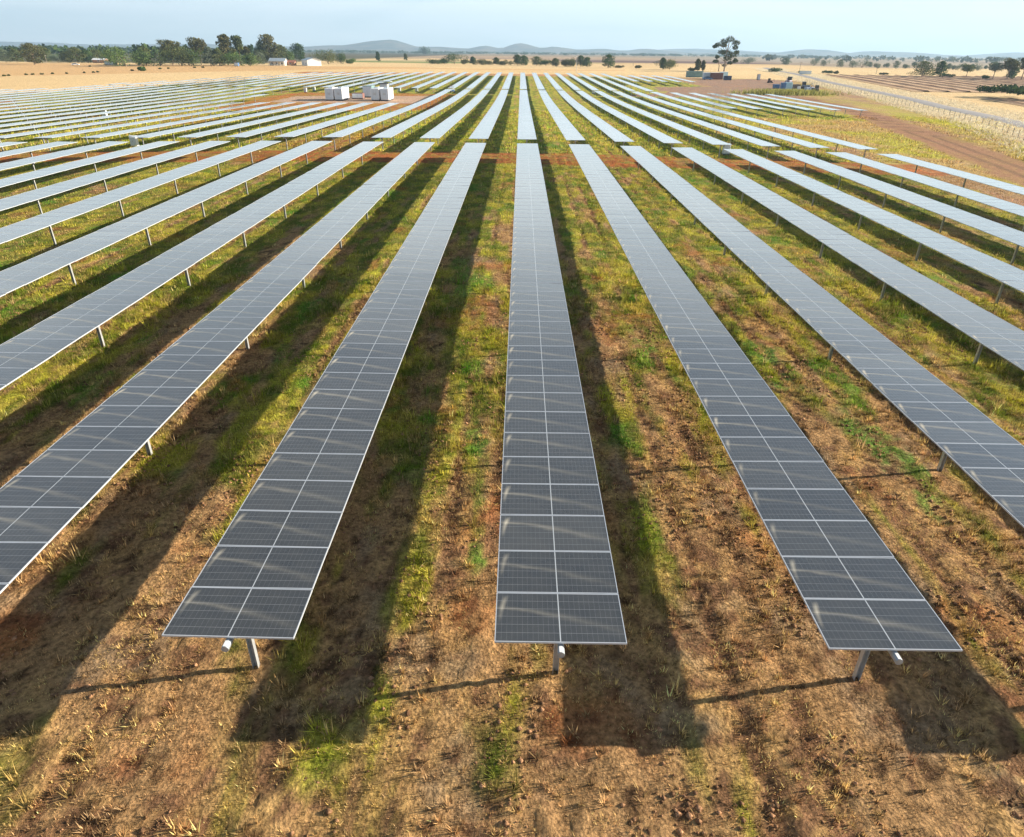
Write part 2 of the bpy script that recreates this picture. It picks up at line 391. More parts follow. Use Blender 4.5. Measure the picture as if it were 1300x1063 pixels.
so = bpy.data.objects.new('sun', sl); link(so, None, (0, 0, 50)); so.rotation_euler = sun_dir.to_track_quat('Z', 'Y').to_euler()
vs_ = sc.view_settings; vs_.view_transform = 'Standard'; vs_.look = 'None'; vs_.gamma = 1; vs_.use_curve_mapping = False; vs_.exposure = 1.40

# ------------------------------------------------------------------ ground sheet
def axis(parts):
    a = []
    for x0, x1, st in parts: a += list(np.arange(x0, x1, st))
    return a
gx = list((-np.geomspace(211, 20000, 40)[::-1]))+axis([(-210, -70, 2.5), (-70, -25, .55), (-25, 25, .11), (25, 70, .5), (70, 210, 2.)])+list(np.geomspace(210, 20000, 40))
gy = [-300, -120, -50, -20, -8, -3]+axis([(0, 30, .11), (30, 90, .33), (90, 240, 1.), (240, 620, 3.5)])+list(np.geomspace(620, 22000, 70))
GX, GY = np.meshgrid(np.array(gx), np.array(gy))
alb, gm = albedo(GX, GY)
near = (1-ss(GY, 60, 110))*ss(GY, -3, 1)*(1-ss(np.abs(GX), 55, 75))
micro = (fbm(GX*2.3, GY*2.3, 101, 4)-.5)*.085+(fbm(GX*.5, GY*.5, 103, 3)-.5)*.03
clod = ss(fbm(GX*1.7, GY*1.2, 105, 3), .62, .75)*.05
GZ = terr(GX, GY)+near*(micro+clod-.05*gm['rut'])+ (1-near)*(GY > 60)*(GY < 400)*(fbm(GX*.3, GY*.3, 108, 2)-.5)*.12
ny, nx = GX.shape
idx = np.arange(ny*nx).reshape(ny, nx)
Fq = np.stack([idx[:-1, :-1], idx[:-1, 1:], idx[1:, 1:], idx[1:, :-1]], -1).reshape(-1, 4)
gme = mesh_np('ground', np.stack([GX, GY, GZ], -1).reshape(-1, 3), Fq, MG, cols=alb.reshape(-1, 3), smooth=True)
tag(link(bpy.data.objects.new('ground', gme)), kind='structure')
def gz(X, Y):     # height of the relief near the camera
    nr = (1-ss(Y, 60, 110))*(1-ss(np.abs(X), 55, 75))
    mi = (fbm(X*2.3, Y*2.3, 101, 4)-.5)*.085+(fbm(X*.5, Y*.5, 103, 3)-.5)*.03
    return terr(X, Y)+nr*mi

# ------------------------------------------------------------------ grass: short blades in clumps
def grass(name, N_, ymin, ymax, blades, wd, ln, spread, label, power=1.0, keepbias=0., clump=False):
    # sample positions inside the wedge the field shows
    t = rng.random(N_*3)**power; Y = ymin+(ymax-ymin)*t
    half = (Y*.891+5)*.90+1.5
    X = (rng.random(N_*3)*2-1)*half
    pr = half/half.max(); k = rng.random(len(Y)) < pr
    X, Y = X[k], Y[k]
    X, Y = X[:N_], Y[:N_]
    c, m = albedo(X, Y)
    om = orange_mask(X, Y, m)
    gg = m['g']; keep = (rng.random(len(X)) < (.55+.45*gg+keepbias)) & (rng.random(len(X)) > om*.93) & ((m['farm'] > .5) | ((X > 36) & (Y < 170) & (dpoly(X, Y, TRACK) > 4)))
    if clump: keep &= fbm(X*1.1, Y*.9, 161, 3) > .50
    X, Y, c, gg = X[keep], Y[keep], c[keep]/.74, gg[keep]
    n_ = len(X); Z = gz(X, Y)
    sz = .55+.9*rng.random(n_)**2*(.6+.8*gg)+.9*(rng.random(n_) < .012)*(.5+gg)
    ang = rng.random((n_, blades))*2*np.pi; rr = np.sqrt(rng.random((n_, blades)))*spread*sz[:, None]
    bx = X[:, None]+rr*np.cos(ang); by = Y[:, None]+rr*np.sin(ang); bz = Z[:, None]-.02+0*bx
    a2 = ang+(rng.random((n_, blades))-.5)*2.2
    L = ln*sz[:, None]*(.5+rng.random((n_, blades))); lean = .08+1.0*rng.random((n_, blades))**1.4
    dx = np.cos(a2)*np.sin(lean)*L; dy = np.sin(a2)*np.sin(lean)*L; dz = np.cos(lean)*L
    px = -np.sin(a2)*wd*(.6+.8*rng.random((n_, blades)))/2*np.ones_like(L); py = np.cos(a2)*wd/2*np.ones_like(L)
    V = np.stack([np.stack([bx-px, by-py, bz], -1), np.stack([bx+px, by+py, bz], -1), np.stack([bx+dx, by+dy, bz+dz], -1)], 2).reshape(-1, 3)
    Fc = np.arange(len(V)).reshape(-1, 3)
    dry = (rng.random(n_) < (.72-.55*gg))[:, None]
    pat = fbm(X*1.4, Y*1.1, 141, 3)[:, None]; base = np.where(dry, mixc(np.ones((n_, 1))*C(.50, .33, .17), C(.86, .60, .24), ss(pat[:, 0], .36, .62))*(.35+.85*rng.random((n_, 1))), c*(.8+.8*rng.random((n_, 1))))
    cc = base[:, None, :]*(.35+1.25*rng.random((n_, blades, 1))**1.3)
    cc = np.repeat(cc.reshape(-1, 3), 3, 0)
    me = mesh_np(name, V, Fc, MGRASS, cols=np.clip(cc, 0, 1))
    return tag(link(bpy.data.objects.new(name, me)), label, 'grass', None, 'stuff')
grass('grass', 190000, 1.5, 30, 8, .0125, .088, .075, 'short dry and green grass growing between the nearest panel rows', 1.0)
grass('grass', 70000, 28, 80, 9, .030, .125, .19, 'grass growing in the aisles further along the nearest panel rows', 1.0)
grass('grass', 26000, 80, 160, 8, .09, .25, .40, 'green grass in the aisles of the middle block of panel rows', 1.0)

grass('grass', 26000, 1.5, 34, 16, .021, .20, .06, 'ragged straw tufts and weeds standing above the short grass near the camera', 1.0, 0., True)

# ------------------------------------------------------------------ solar trackers
MW, ML, FR, TH = 2.278, 1.138, .015, .035
def module_mesh():
    x = MW/2; y = ML; f = FR
    v = [(-x, 0, 0), (x, 0, 0), (x, y, 0), (-x, y, 0), (-x+f, f, 0), (x-f, f, 0), (x-f, y-f, 0), (-x+f, y-f, 0)]
    v += [(a, b, -.003) for a, b, _ in v[4:8]]+[(a, b, -TH) for a, b, _ in v[0:4]]
    fs = [(0, 1, 5, 4), (1, 2, 6, 5), (2, 3, 7, 6), (3, 0, 4, 7), (4, 5, 9, 8), (5, 6, 10, 9), (6, 7, 11, 10), (7, 4, 8, 11), (8, 9, 10, 11), (0, 12, 13, 1), (1, 13, 14, 2), (2, 14, 15, 3), (3, 15, 12, 0), (15, 14, 13, 12)]
    return v, fs, [0]*8+[1]+[0]*4+[2]
mv, mf, mm_ = module_mesh()
def uvs_for(vs, fs):
    return [(vs[i][0]+MW/2, vs[i][1]) for f in fs for i in f]
MODME = []
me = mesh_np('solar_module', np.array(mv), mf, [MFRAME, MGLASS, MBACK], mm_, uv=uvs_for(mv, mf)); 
def array_mesh(name, n, x0, ys, zs, tilt):
    """n modules following the heights zs, one mesh, module tilt jitter baked"""
    V = []; Fs = []; Mi = []; UV = []; R = []
    a = np.array(mv)
    for i in range(n):
        b = len(V); j = random.gauss(0, .0035)+tilt; p = random.gauss(0, .0022); sl_ = (zs[i+1]-zs[i])/(ys[i+1]-ys[i])
        for (x, y, z) in mv: V.append((x, ys[i]+y, zs[i]+z+x*j+y*sl_+(y-ML/2)*p))
        for f in mf: Fs.append(tuple(b+k for k in f))
        Mi += mm_; UV += uvs_for(mv, mf); R += [random.random()]*len(mf)
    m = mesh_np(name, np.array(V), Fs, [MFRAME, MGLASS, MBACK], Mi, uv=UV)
    at = m.attributes.new('rnd', 'FLOAT', 'FACE'); at.data.foreach_set('value', R)
    return m
def post_mesh(h):
    b = MB(); w_, d_, t = .055, .045, .008
    # C-section pile
    b.box(-w_, -w_+t, -d_, d_, -.12, h-.10); b.box(-w_+t+.001, w_-t-.001, d_-t, d_, -.12, h-.10); b.box(w_-t, w_, -d_, d_, -.12, h-.10)
    b.box(-.085, .085, -d_-.012, -d_-.002, h-.22, h-.06); 
    b.tube([(0, -.05, h-.045), (0, .05, h-.045)], .095, 12)
    return b.mesh('support_post', [MGALV])
POSTME = post_mesh(HP-.075)
def tube_mesh(L, ext0=.17, ext1=.1):
    b = MB(); b.tube([(0, -ext0, 0), (0, L+ext1, 0)], .066, 14)
    m = b.mesh('torque_tube', [MTUBE]); return m
ORD = ['', 'first', 'second', 'third', 'fourth', 'fifth', 'sixth', 'seventh', 'eighth', 'ninth', 'tenth', 'eleventh', 'twelfth', 'thirteenth', 'fourteenth', 'fifteenth', 'sixteenth', 'seventeenth', 'eighteenth', 'nineteenth', 'twentieth', 'twenty-first', 'twenty-second', 'twenty-third', 'twenty-fourth', 'twenty-fifth', 'twenty-sixth', 'twenty-seventh', 'twenty-eighth', 'twenty-ninth', 'thirtieth', 'thirty-first']
def rowword(k):
    if k == 0: return 'the straight centre row'
    return f"{ORD[abs(k)]} {'right' if k > 0 else 'left'} of the centre row"
POSTS = [.66, 7.9, 15.5, 23.0, 30.4, 37.9, 46.0, 54.4, 62.6, 68.3]
NM = 60; L1 = NM*PITCHM
modproto = me; tubeproto = tube_mesh(L1)
stick = MB(); stick.tube([(0, -.165, 0), (0, -.02, 0)], .0672, 14); 
for k in range(-10, 8):
    x = XC+k*S; z0 = T(x, Y0)
    t = empty('solar_tracker', (x, Y0, z0))
    tag(t, 'nearest-block row of dark solar panels, '+rowword(k), 'solar panels', 'solar tracker rows in the nearest block')
    dz1 = T(x, Y0+L1)-T(x, 60); tilt = random.gauss(0, .010)
    for i in range(NM):
        y = i*PITCHM; zz = T(x, Y0+y)-z0
        o = bpy.data.objects.new('solar_module', modproto); link(o, t, (0, y, HP+zz))
        o.rotation_euler = (random.gauss(0, .0022), tilt+random.gauss(0, .0042), 0)
    tb = link(bpy.data.objects.new('torque_tube', tubeproto), t, (.0, 0, HP-.115))
    if T(x, Y0+L1)-z0 < -.01: tb.rotation_euler.x = (T(x, Y0+L1)-z0)/L1*.6
    s_ = MB(); s_.box(-.028, .028, -.16, -.04, .0, .003); st = link(bpy.data.objects.new('sticker', s_.mesh('sticker', [MLABEL])), tb, (0, 0, .0655))
    for p in POSTS[:9]:
        link(bpy.data.objects.new('support_post', POSTME), t, (0, p, T(x, Y0+p)-z0))
G2, G3 = 'solar tracker rows in the middle block', 'solar tracker rows in the far block'
def far_tracker(k, ya, yb, block, posts=True):
    x = XC+k*S; n_ = int(round((yb-ya)/PITCHM)); z0 = T(x, ya)
    t = empty('solar_tracker', (x, ya, z0))
    wd = 'middle' if block == 2 else 'far'
    tag(t, f'{wd}-block row of pale solar panels, '+rowword(k), 'solar panels', G2 if block == 2 else G3)
    ys = [i*PITCHM for i in range(n_+1)]
    # heights along the row: straight lines between spans of about 30 m
    kn = np.arange(0, n_*PITCHM+30, 28); kz = terr(np.full(len(kn), x), ya+kn)
    zs = np.interp(ys, kn, kz)-z0+HP
    link(bpy.data.objects.new('module_array', array_mesh('module_array', n_, x, ys, list(zs), random.gauss(0, .007))), t)
    b = MB(); b.tube([(0, a, z-.115) for a, z in list(zip(ys, zs))[::12]]+[(0, ys[-1]+.1, zs[-1]-.115)], .066, 8)
    b.build('torque_tube', [MTUBE], t)
    y = .7
    while y < ys[-1]:
        link(bpy.data.objects.new('support_post', POSTME), t, (0, y, T(x, ya+y)-z0)); y += 7.6
for k in range(-30, 14):
    if k >= 8: far_tracker(k, 156.0, 219.5-.3*(k-8), 2)
    elif k >= -4: far_tracker(k, 81.2, 221.8, 2)
    elif k >= -11: far_tracker(k, 81.2, 155.5, 2)
    elif k == -12: far_tracker(k, 81.2, 188.5, 2)
    elif k >= -23: far_tracker(k, 81.2, 221.8, 2)
    else: far_tracker(k, 100 if k > -28 else 140, {-24: 203, -25: 198, -26: 195, -27: 194}.get(k, 193), 2)
for k in range(-23, 13):
    if k >= 8: far_tracker(k, 290., 350., 3, False)
    elif k >= -8: far_tracker(k, 226., 366., 3, False)
    elif k >= -16: far_tracker(k, 226., 358.+(k+8)*1.4, 3, False)
    else: far_tracker(k, 226., {-17: 341, -18: 326, -19: 309, -20: 292, -21: 274, -22: 253, -23: 237}[k], 3, False)

exec_parts = []
def clods(n_):
    Y = 2+26*rng.random(n_*4); X = (rng.random(n_*4)*2-1)*((Y*.891+5)*.9+1); k = (rng.random(n_*4) < (Y+6)/34) & (fbm(X*.9, Y*.7, 171, 3) > .55)
    X, Y = X[k][:n_], Y[k][:n_]; m_ = len(X); Z = gz(X, Y); R = .018+.05*rng.random(m_)**3
    d = np.array([(1, 0, 0), (0, 1, 0), (-1, 0, 0), (0, -1, 0), (0, 0, .8), (0, 0, -.8)], float)
    V = (d[None]*(.7+.6*rng.random((m_, 6, 1))))*R[:, None, None]+np.stack([X, Y, Z+.01], -1)[:, None]
    f = np.array([(0, 1, 4), (1, 2, 4), (2, 3, 4), (3, 0, 4), (1, 0, 5), (2, 1, 5), (3, 2, 5), (0, 3, 5)])
    Fc = (f[None]+np.arange(m_)[:, None, None]*6).reshape(-1, 3)
    cc = C(.36, .20, .11)*(.5+.8*rng.random((m_, 1)))
    tag(link(bpy.data.objects.new('earth_clods', mesh_np('earth_clods', V.reshape(-1, 3), Fc, MG, cols=np.repeat(cc, 6, 0)))), 'crumbly brown clods of earth lying among the dry grass near the camera', 'clods', None, 'stuff')
clods(14000)
# ------------------------------------------------------------------ road, tracks, paddocks
def strip(name, L, w_, mat, lift, kind='structure', wob=0.):
    P = []
    for (x1, y1), (x2, y2) in zip(L[:-1], L[1:]):
        nseg = max(2, int(math.hypot(x2-x1, y2-y1)/4))
        for i in range(nseg): P.append((x1+(x2-x1)*i/nseg, y1+(y2-y1)*i/nseg))
    P.append(L[-1]); P = np.array(P)
    for _ in range(6): P[1:-1] = (P[:-2]+P[1:-1]*2+P[2:])/4
    D = np.gradient(P, axis=0); D /= np.linalg.norm(D, axis=1)[:, None]; Nn = np.stack([D[:, 1], -D[:, 0]], 1)
    V = []; K = 5
    for i in range(len(P)):
        for j in range(K):
            q = P[i]+Nn[i]*w_*(j/(K-1)-.5)*(1+wob*(random.random()-.5))
            V.append((q[0], q[1], T(q[0], q[1])+lift*(1 if 0 < j < K-1 else .2)))
    Fs = [(i*K+j, i*K+j+1, (i+1)*K+j+1, (i+1)*K+j) for i in range(len(P)-1) for j in range(K-1)]
    o = link(bpy.data.objects.new(name, mesh_np(name, np.array(V), Fs, mat, smooth=True))); o['kind'] = kind; return o
strip('road', ROAD, 5.2, MASPH, .16, wob=.05)
def rows_field(name, ox, oy, W, Lh, dirx, diry, spacing, seed):
    u = np.arange(0, W, .8); v = np.arange(0, Lh, 3.)
    U, Vv = np.meshgrid(u, v)
    X = ox+U+Vv*dirx; Y = oy+Vv*diry-U*.03
    ph = (U+ (fbm(U*.05, Vv*.03, seed, 2)-.5)*1.5) % spacing
    r = np.exp(-((ph-spacing/2)/.8)**2)
    r *= .6+.6*fbm(U*.4, Vv*.12, seed+1, 3)
    Z = terr(X, Y)+.12+.5*r
    c = mixc(np.ones(X.shape)[..., None]*C(.60, .42, .26), C(.50, .31, .18), fbm(X*.1, Y*.1, seed+2, 3))
    c = mixc(c, C(.16, .085, .055), ss(r, .15, .55))
    a, b = X.shape; id_ = np.arange(a*b).reshape(a, b)
    Fq = np.stack([id_[:-1, :-1], id_[:-1, 1:], id_[1:, 1:], id_[1:, :-1]], -1).reshape(-1, 4)
    me = mesh_np(name, np.stack([X, Y, Z], -1).reshape(-1, 3), Fq, MG, cols=c.reshape(-1, 3), smooth=True)
    tag(link(bpy.data.objects.new(name, me)), kind='structure')
rows_field('ploughed_field', 147, 268, 260, 175, .20, .98, 8.0, 301)
rows_field('ploughed_field', 139, 186, 180, 50, .22, .975, 6.2, 321)

# ------------------------------------------------------------------ trees
LEAFC = {'gum': [(.075, .095, .035), (.11, .12, .045), (.05, .065, .03)], 'brown': [(.105, .095, .042), (.08, .085, .035), (.055, .06, .028)],
         'dark': [(.045, .078, .028), (.07, .105, .035), (.035, .055, .026)], 'bright': [(.075, .125, .035), (.10, .14, .045), (.05, .085, .03)],
         'grey': [(.10, .13, .085), (.13, .15, .10), (.07, .09, .06)]}
def tree(x, y, h, w_, label, tone='gum', form='round', dens=1., group=None, name='gum_tree', cat='tree', base=None, leaf=None):
    rs = np.random.default_rng(int(abs(x*13+y*7)) % 100000)
    z = T(x, y); t = empty(name, (x, y, z)); tag(t, label, cat, group)
    b = MB(); tops = []
    if form == 'bush':
        lobes = [(rs.normal(0, w_*.22), rs.normal(0, w_*.2), h*(.34+.36*rs.random()), min(w_*(.2+.14*rs.random()), h*.75), h*(.30+.14*rs.random())) for _ in range(9)]
        b.tube([(0, 0, -.2), (.05, 0, h*.45)], [h*.03, h*.015], 6)
        for l in lobes[:4]: b.tube([(0, 0, h*.05), (l[0]*.8, l[1]*.8, l[2])], [h*.02, h*.008], 5)
    else:
        nl = 13 if form == 'round' else 10
        lobes = []
        base = base if base is not None else (.14 if form == 'round' else .38)
        for i in range(nl):
            f = (i+.5)/nl; zz = h*(base+(.90-base)*f)
            if form == 'round': rad = w_*.5*math.sin(math.pi*min(1, .22+.72*f))*.75
            elif form == 'umbrella': rad = w_*.5*(.35+.55*f)*.8; zz = h*(.55+.37*f)
            else: rad = w_*.5*.55
            an = i*2.4+rs.random()
            rr = rad*(.35+.5*rs.random()); lobes.append((math.cos(an)*rr, math.sin(an)*rr, zz, w_*(.16+.15*rs.random()), h*(.09+.08*rs.random())))
        lobes.append((0, 0, h*.90, w_*.14, h*.09))
        tr = h*.022
        b.tube([(0, 0, -.3), (w_*.01, 0, h*.25), (w_*.03, w_*.01, h*.5), (0, 0, h*.85)], [tr*1.3, tr, tr*.7, tr*.2], 7)
        for l in lobes:
            z1 = min(l[2]*.62, h*.5); b.tube([(w_*.01, 0, z1), (l[0]*.5, l[1]*.5, (z1+l[2])/2+h*.02), (l[0], l[1], l[2])], [tr*.5, tr*.33, tr*.12], 5)
    b.build('trunk', [MBARK], t)
    ls = leaf or max(.28, min(.9, h*.035))
    nl = int(230*dens*(1.3 if form == 'bush' else 1)); V = []; Cc = []
    pal = np.array(LEAFC[tone])
    for l in lobes:
        k = nl; d = rs.normal(size=(k, 3)); d /= np.linalg.norm(d, axis=1)[:, None]
        rad = (.35+.65*rs.random(k)**.5)*(.75+.5*vn(d[:, 0]*2.3+l[0], d[:, 2]*2.3+d[:, 1]*1.7+l[1], 7))
        P = d*rad[:, None]*np.array([l[3], l[3], l[4]])+np.array(l[:3])
        P[:, 2] = np.maximum(P[:, 2], h*.04)
        cc = pal[rs.integers(0, 3, 1)]*.6+pal[rs.integers(0, 3, k)]*.4; cc = cc*(1.0+.9*rs.random((k, 1)))
        e1 = rs.normal(size=(k, 3)); e1 /= np.linalg.norm(e1, axis=1)[:, None]; e2 = np.cross(e1, rs.normal(size=(k, 3))); e2 /= np.linalg.norm(e2, axis=1)[:, None]
        s1 = ls*(.5+.8*rs.random((k, 1))); s2 = s1*.55
        q = np.stack([P-e1*s1, P+e2*s2, P+e1*s1, P-e2*s2], 1).reshape(-1, 3); V.append(q); Cc.append(np.repeat(cc, 4, 0))
    V = np.concatenate(V); Cc = np.concatenate(Cc)
    link(bpy.data.objects.new('crown', mesh_np('crown', V, np.arange(len(V)).reshape(-1, 4), MLEAF, cols=np.clip(Cc, 0, 1))), t)
    return t
# (pixel column, base row) of the photo turned into a place on the ground when the list was drawn up
def ray(px, py):
    a, b = px-650, py-487; c, s = math.cos(ROLL), math.sin(ROLL); a, b = a*c+b*s, -a*s+b*c
    d = rt0*0 if False else r0*(a/F)+u0*(-b/F)+fw
    z = 0.
    for _ in range(25):
        t = (z-CAMH)/d.z; z = .5*z+.5*T(d.x*t, d.y*t)
    t = (z-CAMH)/d.z
    return d.x*t, d.y*t, F/(t)           # x, y, pixels per metre there
TREES = [
 # px, base, top, width px, tone, form, label
 (8, 79.5, 65, 18, 'grey', 'round', 'dull green tree at the far left edge beyond the stubble'),
 (22, 79.5, 64, 17, 'gum', 'round', 'rounded tree second from the left edge behind the stubble paddock'),
 (44, 82.5, 58, 27, 'brown', 'round', 'large brownish gum standing forward of the left tree line'),
 (59, 79, 61, 14, 'gum', 'round', 'green gum close behind the large brownish gum at left'),
 (74, 79.5, 71, 17, 'grey', 'bush', 'low grey bush right of the large brownish gum'),
 (86, 80, 67, 15, 'gum', 'round', 'small gum beside the low grey bush at left'),
 (99, 80, 62, 22, 'gum', 'round', 'broad green gum left of the white roofed shed'),
 (112, 80, 65, 15, 'dark', 'round', 'dark tree just left of the low white farm shed'),
 (125, 79, 65, 18, 'gum', 'round', 'olive tree behind the low white farm shed'),
 (139, 80, 66, 15, 'brown', 'round', 'brownish tree right of the low white farm shed'),
 (160, 84.5, 64, 34, 'bright', 'bush', 'wide rounded light green bush tree in the left tree line'),
 (178, 84, 67, 14, 'dark', 'bush', 'dark shrub right of the wide rounded green bush'),
 (186, 83.5, 61, 17, 'gum', 'round', 'domed green tree above the dark shrub in the left tree line'),
 (204, 84, 67, 26, 'gum', 'bush', 'broad olive bush below the flat topped gum'),
 (220, 83, 55, 30, 'brown', 'umbrella', 'flat topped spreading gum in the left tree line'),
 (231, 84, 65, 23, 'gum', 'bush', 'olive green bush in front of the flat topped gum'),
 (246, 84, 68, 16, 'bright', 'bush', 'green bush right of the flat topped gum'),
 (256, 83, 53, 24, 'brown', 'umbrella', 'brown crowned gum with wispy top branches'),
 (268, 84, 62, 17, 'grey', 'round', 'grey green tree between the wispy gum and the tall gum'),
 (279, 84, 64, 15, 'gum', 'round', 'narrow green tree left of the tall pointed gum'),
 (290, 83, 48, 19, 'brown', 'round', 'tall pointed gum in the middle of the left tree line'),
 (298, 84, 70, 17, 'bright', 'bush', 'bright green bush at the foot of the tall pointed gum'),
 (306, 83, 50, 13, 'gum', 'sparse', 'slender bare stemmed gum with one high tuft'),
 (316, 83, 62, 11, 'brown', 'round', 'small brown tree right of the slender gum'),
 (318, 84, 71, 13, 'bright', 'bush', 'light green bush left of the farmhouse'),
 (329, 82, 67, 15, 'grey', 'round', 'grey green tree touching the farmhouse roof'),
 (343, 80, 48, 26, 'brown', 'round', 'tallest broad gum rising behind the farmhouse'),
 (334, 80, 58, 17, 'gum', 'round', 'gum at the left shoulder of the tallest farmhouse gum'),
 (358, 80, 60, 19, 'gum', 'round', 'gum right of the tallest farmhouse gum'),
 (367, 80, 67, 11, 'bright', 'bush', 'green bush between the farmhouse and the white gable shed'),
 (380, 78, 58, 18, 'dark', 'round', 'dark gum standing alone behind the white gable shed'),
 (417, 81.5, 68, 21, 'gum', 'bush', 'rounded bush just right of the white gable shed'),
 (433, 81, 71, 12, 'dark', 'bush', 'dark round bush second right of the white gable shed'),
 (447, 81, 76, 9, 'bright', 'bush', 'small low bush third right of the white gable shed'),
 (480, 78, 67, 5, 'dark', 'round', 'small lone upright tree in the green paddock'),
 (515, 77, 69, 5, 'gum', 'round', 'tiny lone tree right of the upright paddock tree'),
 (539, 69, 61, 7, 'dark', 'bush', 'dark clump far out below the left hill'),
 (552, 81, 76, 14, 'gum', 'bush', 'leftmost low shrub of the shelter belt'),
 (565, 81.5, 76, 12, 'dark', 'bush', 'low dark shrub second in the shelter belt'),
 (577, 81.5, 71, 18, 'dark', 'bush', 'larger domed tree at the left of the shelter belt'),
 (589, 82, 77, 10, 'brown', 'bush', 'brown shrub right of the domed shelter belt tree'),
 (600, 82, 73, 8, 'dark', 'round', 'narrow dark tree in the left part of the shelter belt'),
 (610, 82.5, 77, 10, 'brown', 'bush', 'low brown shrub left of the belt centre'),
 (620, 82.5, 78, 9, 'brown', 'bush', 'smallest brown shrub near the belt centre'),
 (630, 82.5, 74, 9, 'gum', 'round', 'short upright tree above the centre solar row'),
 (641, 83, 78, 10, 'brown', 'bush', 'low brown shrub above the centre solar row'),
 (657, 83.5, 71, 12, 'dark', 'round', 'dark spiky tree right of the belt centre'),
 (665, 83.5, 72, 12, 'dark', 'round', 'dark tree joined to the spiky belt tree'),
 (681, 84, 73, 15, 'gum', 'round', 'rounded green tree in the right half of the belt'),
 (693, 84.3, 78, 13, 'dark', 'bush', 'low dark shrub right of the rounded belt tree'),
 (705, 84.5, 75, 10, 'gum', 'round', 'small tree near the right end of the belt'),
 (717, 84.7, 78, 10, 'brown', 'bush', 'low shrub left of the tall steel pole'),
 (724, 84.7, 77, 9, 'gum', 'bush', 'small shrub touching the tall steel pole'),
 (737, 85, 72, 13, 'dark', 'round', 'dark pointed tree right of the tall steel pole'),
 (745, 85.3, 74, 11, 'dark', 'round', 'dark tree at the right end of the shelter belt'),
 (772, 86.5, 71, 16, 'dark', 'round', 'round dark tree standing alone right of the shelter belt'),
 (786, 86.5, 84, 5, 'brown', 'bush', 'tiny low bush right of the lone round tree'),
 (810, 87, 84, 6, 'brown', 'bush', 'tiny low bush midway to the twin shrubs'),
 (841, 88.5, 75, 9, 'dark', 'round', 'dark upright shrub left of the green dump shed'),
 (850, 88.8, 79, 14, 'gum', 'bush', 'spreading green bush beside the dark upright shrub'),
 (879, 90.5, 87, 7, 'brown', 'bush', 'low brown bush behind the green container'),
 (885, 90.5, 76.5, 8, 'brown', 'round', 'small brown tree behind the green container'),
 (892, 90.5, 78, 5, 'brown', 'round', 'narrow brown tree behind the green container, right of its neighbour'),
 (950, 81.5, 75, 10, 'grey', 'bush', 'round bluish bush right of the tallest lone gum'),
 (997, 83, 75, 10, 'grey', 'round', 'round grey tree left of the power pole on the plain'),
 (986, 91.5, 87, 10, 'dark', 'bush', 'dark domed bush beside the start of the grey road'),
 (1016, 92.7, 91, 5, 'brown', 'bush', 'tiny bush at the foot of the power pole'),
 (1051, 93.3, 90.7, 10, 'dark', 'bush', 'low dark domed bush at the top of the furrowed field'),
 (1062, 94, 91, 4, 'brown', 'bush', 'tiny upright bush right of the low domed bush'),
 (1121, 95, 93, 6, 'brown', 'bush', 'small low bush at the middle of the field edge'),
 (1170, 98, 80, 27, 'gum', 'round', 'broad round gum at the far edge of the furrowed field'),
 (1192, 98, 80, 14, 'dark', 'round', 'dark green upright tree beside the broad round gum'),
 (1202, 98, 95, 9, 'brown', 'bush', 'low scrub right of the dark upright tree'),
 (1226, 99, 84, 17, 'gum', 'sparse', 'thin sparse tree at the far edge of the furrowed field'),
 (1251, 100.5, 96.5, 6, 'gum', 'bush', 'little round bush left of the umbrella gum'),
 (1260, 100.5, 82, 19, 'grey', 'umbrella', 'umbrella shaped gum near the right edge'),
 (1278, 101, 78, 24, 'brown', 'umbrella', 'leaning spreading gum near the right edge'),
 (1283, 101, 81, 12, 'dark', 'round', 'dark green tree behind the leaning spreading gum'),
 (1296, 102, 76, 15, 'brown', 'umbrella', 'gum cut off by the right edge of the view'),
]
rt0 = r0
for (px, by, ty, wp, tone, form, lab) in TREES:
    x, y, s = ray(px, by); h = (by-ty)/s*(1.2 if form == 'bush' else 1.02); ww = wp/s*(1.5 if form == 'bush' else 1.32)
    f2 = form if form != 'sparse' else 'umbrella'
    tree(x, y, h, ww, lab, tone, f2, dens=(.8 if form == 'sparse' else 1.) * (.5 if h < 4 else 1), name='shrub' if form == 'bush' else 'gum_tree', cat='shrub' if form == 'bush' else 'tree')
